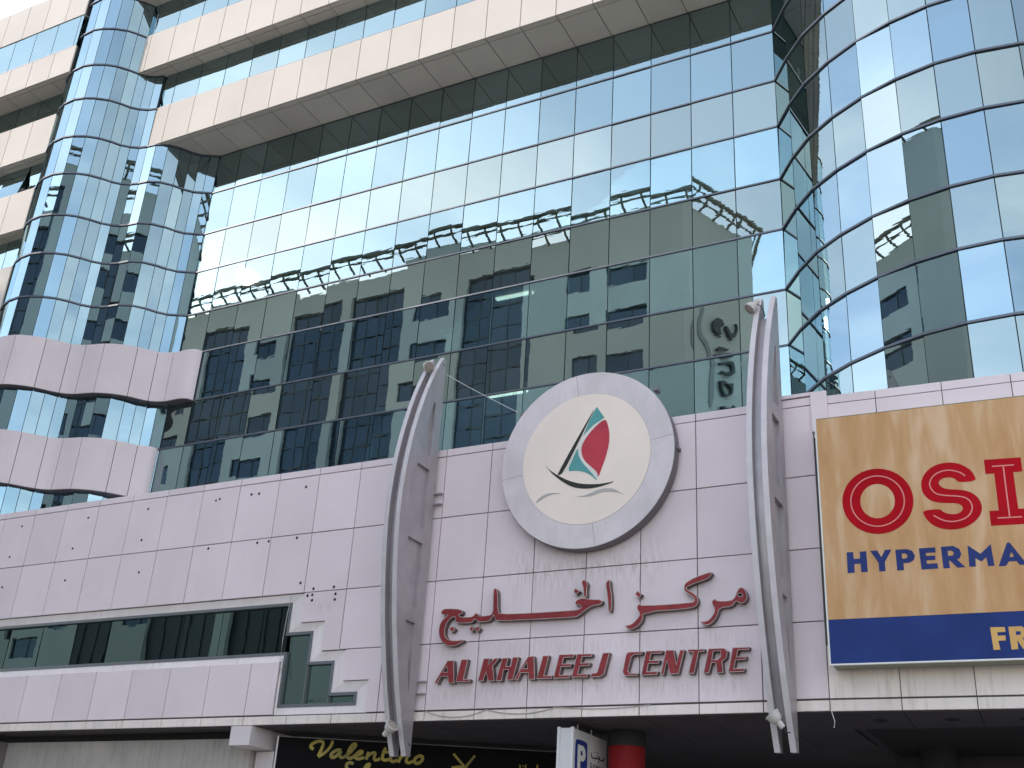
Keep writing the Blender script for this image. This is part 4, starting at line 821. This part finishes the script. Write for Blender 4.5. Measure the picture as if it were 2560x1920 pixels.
# guy wires and slack cables
def wire(name, pts, r, m, label, cat):
    o = MB().tube(pts, r, 6).build(name, m); tag(o, label, cat); return o
def sag(a, b, s, n=14): return [tuple(Vector(a).lerp(Vector(b), k/n) + Vector((0, 0, -4*s*(k/n)*(1-k/n)))) for k in range(n+1)]
wire('guy_wire', sag((-12.66, 19.88, 12.88), (-10.72, 19.84, 11.62), 0.02), 0.009, M['wire'], 'thin steel guy wire from the left fin to the round logo sign', 'wire')
wire('guy_wire', sag((-5.36, 19.82, 12.45), (-5.98, 20.6, 12.3), 0.02), 0.009, M['wire'], 'short steel guy wire behind the top of the right fin', 'wire')
wire('hanging_cable', sag((-12.5, 19.985, 5.37), (-11.1, 19.985, 5.365), 0.13) + sag((-11.1, 19.985, 5.365), (-9.6, 19.985, 5.375), 0.10)[1:] + sag((-9.6, 19.985, 5.375), (-7.7, 19.985, 5.37), 0.05)[1:], 0.009, M['p_grey'], 'slack grey cable drooping across the podium edge under the red lettering', 'cable')
wire('loose_cable', [(-16.33, 19.99, 8.0), (-16.36, 19.985, 7.6), (-16.39, 19.985, 7.0), (-16.38, 19.985, 6.5), (-16.28, 19.985, 6.2), (-16.33, 19.985, 6.6)], 0.008, M['p_grey'], 'thin loose cable hanging in front of the stepped window', 'cable')
wire('loose_cable', [(-4.43, 19.985, 5.36), (-4.42, 19.98, 5.15), (-4.38, 19.98, 5.0), (-4.4, 19.98, 4.9)], 0.007, M['p_white'], 'pale wire end dangling below the podium edge under the billboard', 'cable')

# ------------------------------------------------------------------ hypermarket billboard
bb = thing('billboard', RP(4.0, -0.25, 5.84), 'large weathered tan and blue hypermarket billboard with red OSI letters', 'billboard')
def rbox(u0, u1, d0, d1, z0, z1, name, m, parent):
    mb = MB(); q = [RP(u0, d0, 0), RP(u1, d0, 0), RP(u1, d1, 0), RP(u0, d1, 0)]
    mb.v = [(p[0], p[1], z0) for p in q] + [(p[0], p[1], z1) for p in q]
    mb.f = [(0, 3, 2, 1), (4, 5, 6, 7)] + [(j, (j+1) % 4, 4+(j+1) % 4, 4+j) for j in range(4)]; mb.mi = [0]*6
    return mb.build(name, m, parent)
U1 = 8.0
rbox(0.15, U1, -0.47, -0.003, 5.86, 10.34, 'box_body', M['b_under'], bb)
tanp = rbox(0.145, U1, -0.50, -0.471, 6.612, 10.35, 'tan_panel', M['tan'], bb)
blue = rbox(0.145, U1, -0.50, -0.471, 5.862, 6.608, 'blue_panel', M['b_blue'], bb)
rbox(0.115, 0.143, -0.51, -0.46, 5.835, 10.36, 'frame_strip', M['b_white'], bb)
rbox(0.144, U1, -0.51, -0.46, 5.835, 5.860, 'frame_strip', M['b_white'], bb)
rbox(0.144, U1, -0.505, -0.46, 10.352, 10.362, 'frame_strip', M['b_under'], bb)
def flat_letter(it, name, m, parent, d0=-0.504, d1=-0.5005, sm=0):
    o_, hs = it[1], list(it[2:])
    if sm: o_ = chaikin(o_, sm); hs = [chaikin(h, sm) for h in hs]
    MB().prism(o_, hs, d0, d1, 0, 0, lambda u, d, v: RP(u, d, v)).build(name, m, parent)
for it in OSI: flat_letter(it, 'red_letter', M['b_red'], tanp, sm=1 if it[0] == 'S' else 0)
for k, ln in enumerate(OSI_IN):
    pth = chaikin(ln, 2, closed=False) if len(ln) > 4 else ln
    strip_mesh(pth, 0.022, -0.5075, -0.5045, lambda u, d, v: RP(u, d, v)).build('inline_stripe', M['b_pink'], tanp)
for it in HYP: flat_letter(it, 'navy_letter', M['b_navy'], tanp)
for it in FRE: flat_letter(it, 'gold_letter', M['b_gold'], blue)

# ------------------------------------------------------------------ salon signboard under the podium
BS = R(25.76); CS, SS = math.cos(BS), math.sin(BS)
def SP(u, d, z): return (-16.6 + u*CS - d*SS, 20.6 + u*SS + d*CS, z)
salon = thing('salon_signboard', SP(2.5, 0.1, 3.2), 'black salon signboard with gold script lettering in the shade under the podium', 'sign')
def sbox(u0, u1, d0, d1, z0, z1, name, m, parent):
    mb = MB(); q = [SP(u0, d0, 0), SP(u1, d0, 0), SP(u1, d1, 0), SP(u0, d1, 0)]
    mb.v = [(p[0], p[1], z0) for p in q] + [(p[0], p[1], z1) for p in q]
    mb.f = [(0, 3, 2, 1), (4, 5, 6, 7)] + [(j, (j+1) % 4, 4+(j+1) % 4, 4+j) for j in range(4)]; mb.mi = [0]*6
    return mb.build(name, m, parent)
board = sbox(0.0, 6.6, 0.0, 0.12, 3.2, 5.03, 'board', M['s_black'], salon)
sbox(0.0, 6.6, -0.02, 0.0, 5.03, 5.045, 'trim', M['disc_rim'], salon)
sbox(-0.03, 0.0, -0.03, 0.12, 3.2, 5.045, 'trim', M['disc_ring'], salon)
for nm, sts in SALON:
    mb = MB()
    for k, st in enumerate(sts):
        strip_mesh(chaikin(st, 2, closed=False), 0.066 if k == 0 else 0.06, -0.012-0.002*k, -0.004, SP, None, mb)
    mb.build('script_letter', M['s_gold'], board)
for nm, st in SALON2:
    strip_mesh(st, 0.05 if nm.startswith('sc') else 0.03, -0.010, -0.004, SP).build(nm, M['s_gold'], board)
strip_mesh([(0.4, 3.2), (0.41, 3.25)], 0.02, -0.005, -0.004, SP)

# ------------------------------------------------------------------ parking sign hung from the soffit
pk = thing('parking_sign', (-9.44, 21.0, 3.9), 'white hanging parking sign box with blue P beside the red column', 'sign')
bx_ = MB().box((-9.60, 20.17, 3.9), (-9.315, 21.8, 5.02)).build('sign_box', M['pk_white'], pk)
MB().box((-9.625, 20.14, 3.88), (-9.57, 20.2, 5.035)).build('corner_trim', M['pk_white'], pk)
MB().box((-9.345, 20.14, 3.88), (-9.29, 20.2, 5.035)).build('corner_trim', M['pk_white'], pk)
YX = lambda u, d, v: (d, u, v)
def rrect(y0, y1, z0, z1, r=0.05):
    return chaikin([(y0+r, z0), (y1-r, z0), (y1, z0+r), (y1, z1-r), (y1-r, z1), (y0+r, z1), (y0, z1-r), (y0, z0+r)], 2)
def xp(poly, holes, x0, x1, name, m, parent): MB().prism(poly, holes, x1, x0, 0, 0, YX).build(name, m, parent)
FX = -9.315
xp(rrect(20.27, 20.87, 3.98, 4.885, 0.06), [], FX+0.001, FX+0.004, 'panel_border', M['pk_white'], bx_)
xp(rrect(20.285, 20.855, 3.995, 4.85, 0.06), [], FX+0.005, FX+0.007, 'blue_panel', M['pk_blue'], bx_)
xp([(20.40, 4.22), (20.53, 4.22), (20.53, 4.47), (20.66, 4.47), (20.74, 4.52), (20.77, 4.61), (20.74, 4.70), (20.66, 4.755), (20.40, 4.755)], [[(20.53, 4.57), (20.61, 4.57), (20.635, 4.61), (20.61, 4.655), (20.53, 4.655)]], FX+0.008, FX+0.010, 'letter_p', M['p_white'], bx_)
ink = lambda pth, w, nm='ink_stroke': strip_mesh(pth, w, FX+0.004, FX+0.001, YX).build(nm, M['pk_ink'], bx_)
ink(chaikin([(21.05, 4.69), (21.05, 4.62), (21.10, 4.605), (21.22, 4.605), (21.32, 4.615), (21.35, 4.66), (21.31, 4.67)], 1, False), 0.028)
ink(chaikin([(21.35, 4.62), (21.45, 4.61), (21.47, 4.66), (21.43, 4.665), (21.44, 4.60), (21.38, 4.54)], 1, False), 0.026)
ink(chaikin([(21.48, 4.61), (21.58, 4.61), (21.66, 4.62), (21.68, 4.66), (21.62, 4.66), (21.64, 4.60)], 1, False), 0.026)
for (y, z) in ((21.19, 4.72), (21.30, 4.73), (21.36, 4.72)): ink([(y, z), (y+0.025, z)], 0.025, 'ink_dot')
PKT = {'P': [[(0, 0), (0, 1), (.7, 1), (.85, .75), (.7, .5), (0, .5)]], 'A': [[(0, 0), (.45, 1), (.9, 0)], [(.18, .35), (.72, .35)]], 'R': [[(0, 0), (0, 1), (.7, 1), (.85, .75), (.7, .5), (0, .5)], [(.4, .5), (.85, 0)]], 'K': [[(0, 0), (0, 1)], [(.8, 1), (.05, .5), (.85, 0)]], 'I': [[(.1, 0), (.1, 1)]], 'N': [[(0, 0), (0, 1), (.75, 0), (.75, 1)]], 'G': [[(.85, .8), (.5, 1), (.1, .8), (0, .5), (.1, .2), (.5, 0), (.85, .2), (.85, .5), (.5, .5)]]}
uy = 21.02
for ch in 'PARKING':
    mb = MB()
    for k, st in enumerate(PKT[ch]):
        strip_mesh([(uy + p[0]*0.085, 4.36 + p[1]*0.13) for p in st], 0.022, FX+0.004+0.001*k, FX+0.001, YX, None, mb)
    mb.build('ink_letter', M['pk_ink'], bx_); uy += 0.105 if ch != 'I' else 0.05
for y in (20.69, 21.35): MB().tube([(-9.46, y, 5.0), (-9.46, y, 5.17)], 0.014, 8).build('hanger_rod', M['pk_white'], pk)

# ------------------------------------------------------------------ pigeons on the left ledge
def pigeon(x, y, z, head, label):
    t = thing('pigeon', (x, y, z), label, 'bird', 'pigeons on the window ledge')
    b = MB(); ax = Vector((head, 0.05, 0.28)).normalized()
    prof = [(0.0, -0.17), (0.022, -0.15), (0.04, -0.08), (0.062, -0.02), (0.066, 0.03), (0.05, 0.08), (0.03, 0.11), (0.026, 0.14), (0.030, 0.165), (0.022, 0.19), (0.0, 0.20)]
    b.lathe(prof, (x, y, z+0.09), ax, 12)
    b.build('body', M['pigeon'], t, smo=True)
    tip = Vector((x, y, z+0.09)) + ax*0.2
    MB().lathe([(0.008, 0), (0.0, 0.025)], tuple(tip - ax*0.005), ax, 6).build('beak', M['pigeon'], t)
    MB().box((x-head*0.24-0.03, y-0.025, z+0.02), (x-head*0.10+0.03, y+0.025, z+0.045)).build('tail', M['pigeon'], t)
    for s_ in (-0.02, 0.02): MB().tube([(x, y+s_, z), (x, y+s_, z+0.05)], 0.005, 5).build('leg', M['pigeon'], t)
pigeon(-31.75, 21.1, 23.868, -1, 'dark pigeon facing left on the ledge beside the open window')
pigeon(-31.36, 21.1, 23.868, 1, 'dark pigeon nearest the glass wave on the same ledge')

# ------------------------------------------------------------------ the building across the street (seen mirrored in the glass)
OY = -14.0; OH = 46.75
opp = thing('opposite_building', (-48.0, -22.0, 0), 'pale grey tower across the street with dark glass strips, mirrored in the facade', 'building')
ST = [42.6 - 3.35*k for k in range(8)]                       # window heads
def owall(x0, x1, z0, z1, wins, y=OY):
    holes = [[(a, t-1.5), (b, t-1.5), (b, t), (a, t)] for (a, b) in wins for t in ST if t < z1-0.3 and t-1.5 > z0+0.1]
    mb = MB().prism([(x0, z0), (x1, z0), (x1, z1), (x0, z1)], holes, -y, -y+0.35, 0, 0, lambda u, d, v: (u, -d, v))
    w = mb.build('wall', M['opp_wall'], opp)
    for h in holes:
        a, b, z, t = h[0][0], h[1][0], h[0][1], h[2][1]
        f = MB().prism(h, [inset(h, 0.06)], -y+0.16, -y+0.22, 0, 0, lambda u, d, v: (u, -d, v)).build('window', M['opp_frame'], opp)
        mid = a + (b-a)*0.62
        for (p, q) in ((a+0.06, mid-0.03), (mid+0.03, b-0.06)):
            MB().box((p, y-0.23, z+0.06), (q, y-0.2, t-0.06)).build('pane', M['glass_o'], f)
        MB().box((mid-0.03, y-0.21, z+0.06), (mid+0.03, y-0.16, t-0.06)).build('mullion', M['opp_frame'], f)
    return w
def ostrip(x0, x1, z0, z1, n):
    s_ = MB().box((x0, OY-0.45, 12.0), (x1, OY-0.35, z1))
    w = (x1-x0)/n
    for k in range(n+1): s_.box((x0+k*w-0.04, OY-0.352, 12.0), (x0+k*w+0.04, OY-0.26, z1))
    rows = []; z = z1
    while z > z0: rows.append(z); z -= 1.675
    for z in rows: s_.box((x0, OY-0.352, z-0.1), (x1, OY-0.24, z))
    s_ = s_.build('glass_strip', M['opp_frame'], opp)
    for z in rows:
        for k in range(n):
            add('pane', slab(w-0.09, 1.56, 0.02, M['glass_o']), s_, (x0+(k+0.5)*w, OY-0.30, z-0.1-0.79), (R(random.gauss(0, 0.3)), 0, math.pi + R(random.gauss(0, 0.3))))
owall(-33.05, -21.09, 12.0, OH, [(-30.0, -28.1), (-26.9, -24.05)])
ostrip(-38.2, -33.05, 26.0, 44.4, 4); owall(-38.2, -33.05, 44.4, OH, [])
owall(-43.8, -38.2, 12.0, OH, [(-42.9, -39.9)])
ostrip(-48.3, -43.8, 26.0, 44.6, 4); ostrip(-54.1, -49.1, 26.0, 44.6, 4)
owall(-49.1, -48.3, 12.0, 44.6, [], OY+0.12); owall(-54.1, -43.8, 44.6, OH-0.5, [])
owall(-58.4, -54.1, 12.0, OH, [(-57.4, -55.1)])
ostrip(-63.0, -58.4, 26.0, 44.4, 4); owall(-63.0, -58.4, 44.4, OH, [])
owall(-84.0, -63.0, 12.0, OH, [(-66.2, -64.2), (-70.5, -67.9), (-76.0, -73.4)])
XYZ = lambda u, d_, v: (u, v, d_)
MB().prism([(-84.0, -14.5), (-21.25, -14.5), (-18.9, -20.75), (-27.5, -40.0), (-84.0, -40.0)], [], 0.13, OH-0.6, 0, 0, XYZ).build('core', M['opp_wall'], opp)
MB().prism([(-84.0, -13.98), (-21.05, -13.98), (-18.5, -20.68), (-27.2, -40.02), (-84.0, -40.02)], [], 0.13, 11.98, 0, 0, XYZ).build('ground_storeys', M['opp_wall'], opp)
# slanted end face carrying the vertical sign
FA, FD, FN = Vector((-21.09, -14.0)), Vector((0.3568, -0.9342)), Vector((0.9342, 0.3568))
def OF(u, d_, v): p = FA + FD*u + FN*d_; return (p.x, p.y, v)
MB().prism([(0.0, 12.0), (7.12, 12.0), (7.12, OH), (0.0, OH)], [], 0.0, -0.3, 0, 0, OF).build('end_wall', M['opp_wall'], opp)
MB().prism([(-18.57, -20.66), (-18.9, -20.66), (-27.5, -40.0), (-27.1, -40.0)], [], 12.0, OH, 0, 0, XYZ).build('back_wall', M['opp_wall'], opp)
# roof trellis: rails on curved brackets
tr = MB().tube([(-84.0, -13.1, 47.5), (-21.7, -13.1, 47.5), (-21.0, -13.2, 47.5), (-20.4, -13.7, 47.5), (-20.0, -14.6, 47.5), (-17.75, -20.5, 47.5), (-17.8, -21.4, 47.5), (-18.3, -22.3, 47.5), (-26.4, -40.0, 47.5)], 0.17, 8)
tr.tube([(-84.0, -13.45, 47.2), (-21.6, -13.45, 47.2), (-20.6, -14.1, 47.2), (-18.1, -20.8, 47.2), (-26.7, -40.0, 47.2)], 0.08, 6)
trl = tr.build('roof_trellis', M['opp_steel'], opp)
x = -83.0
br = MB().tube([(0, -0.15, -0.1), (0, 0.25, 0.06), (0, 0.55, 0.2), (0, 0.78, 0.42), (0, 0.9, 0.74)], 0.10, 6)
brm = br.mesh('trellis_bracket', M['opp_steel'])
while x < -21.2:
    add('bracket', brm, trl, (x, OY, OH)); x += 1.5
for k in range(5):
    p = OF(0.7+1.45*k, -0.05, OH); add('bracket', brm, trl, p, (0, 0, math.atan2(FN.y, FN.x) - math.pi/2))
# vertical sign by the corner
for it in OPPSIGN:
    p = chaikin(it[1], 1); hs = [chaikin(h, 1) for h in it[2:]]
    dk = it[0] != 'swoosh'
    MB().prism(p, hs, 0.30 if dk else 0.10, 0.10 if dk else 0.005, 0, 0, OF).build('sign_swoosh' if not dk else 'sign_letter', M['opp_dark'] if dk else M['opp_grey'], opp)
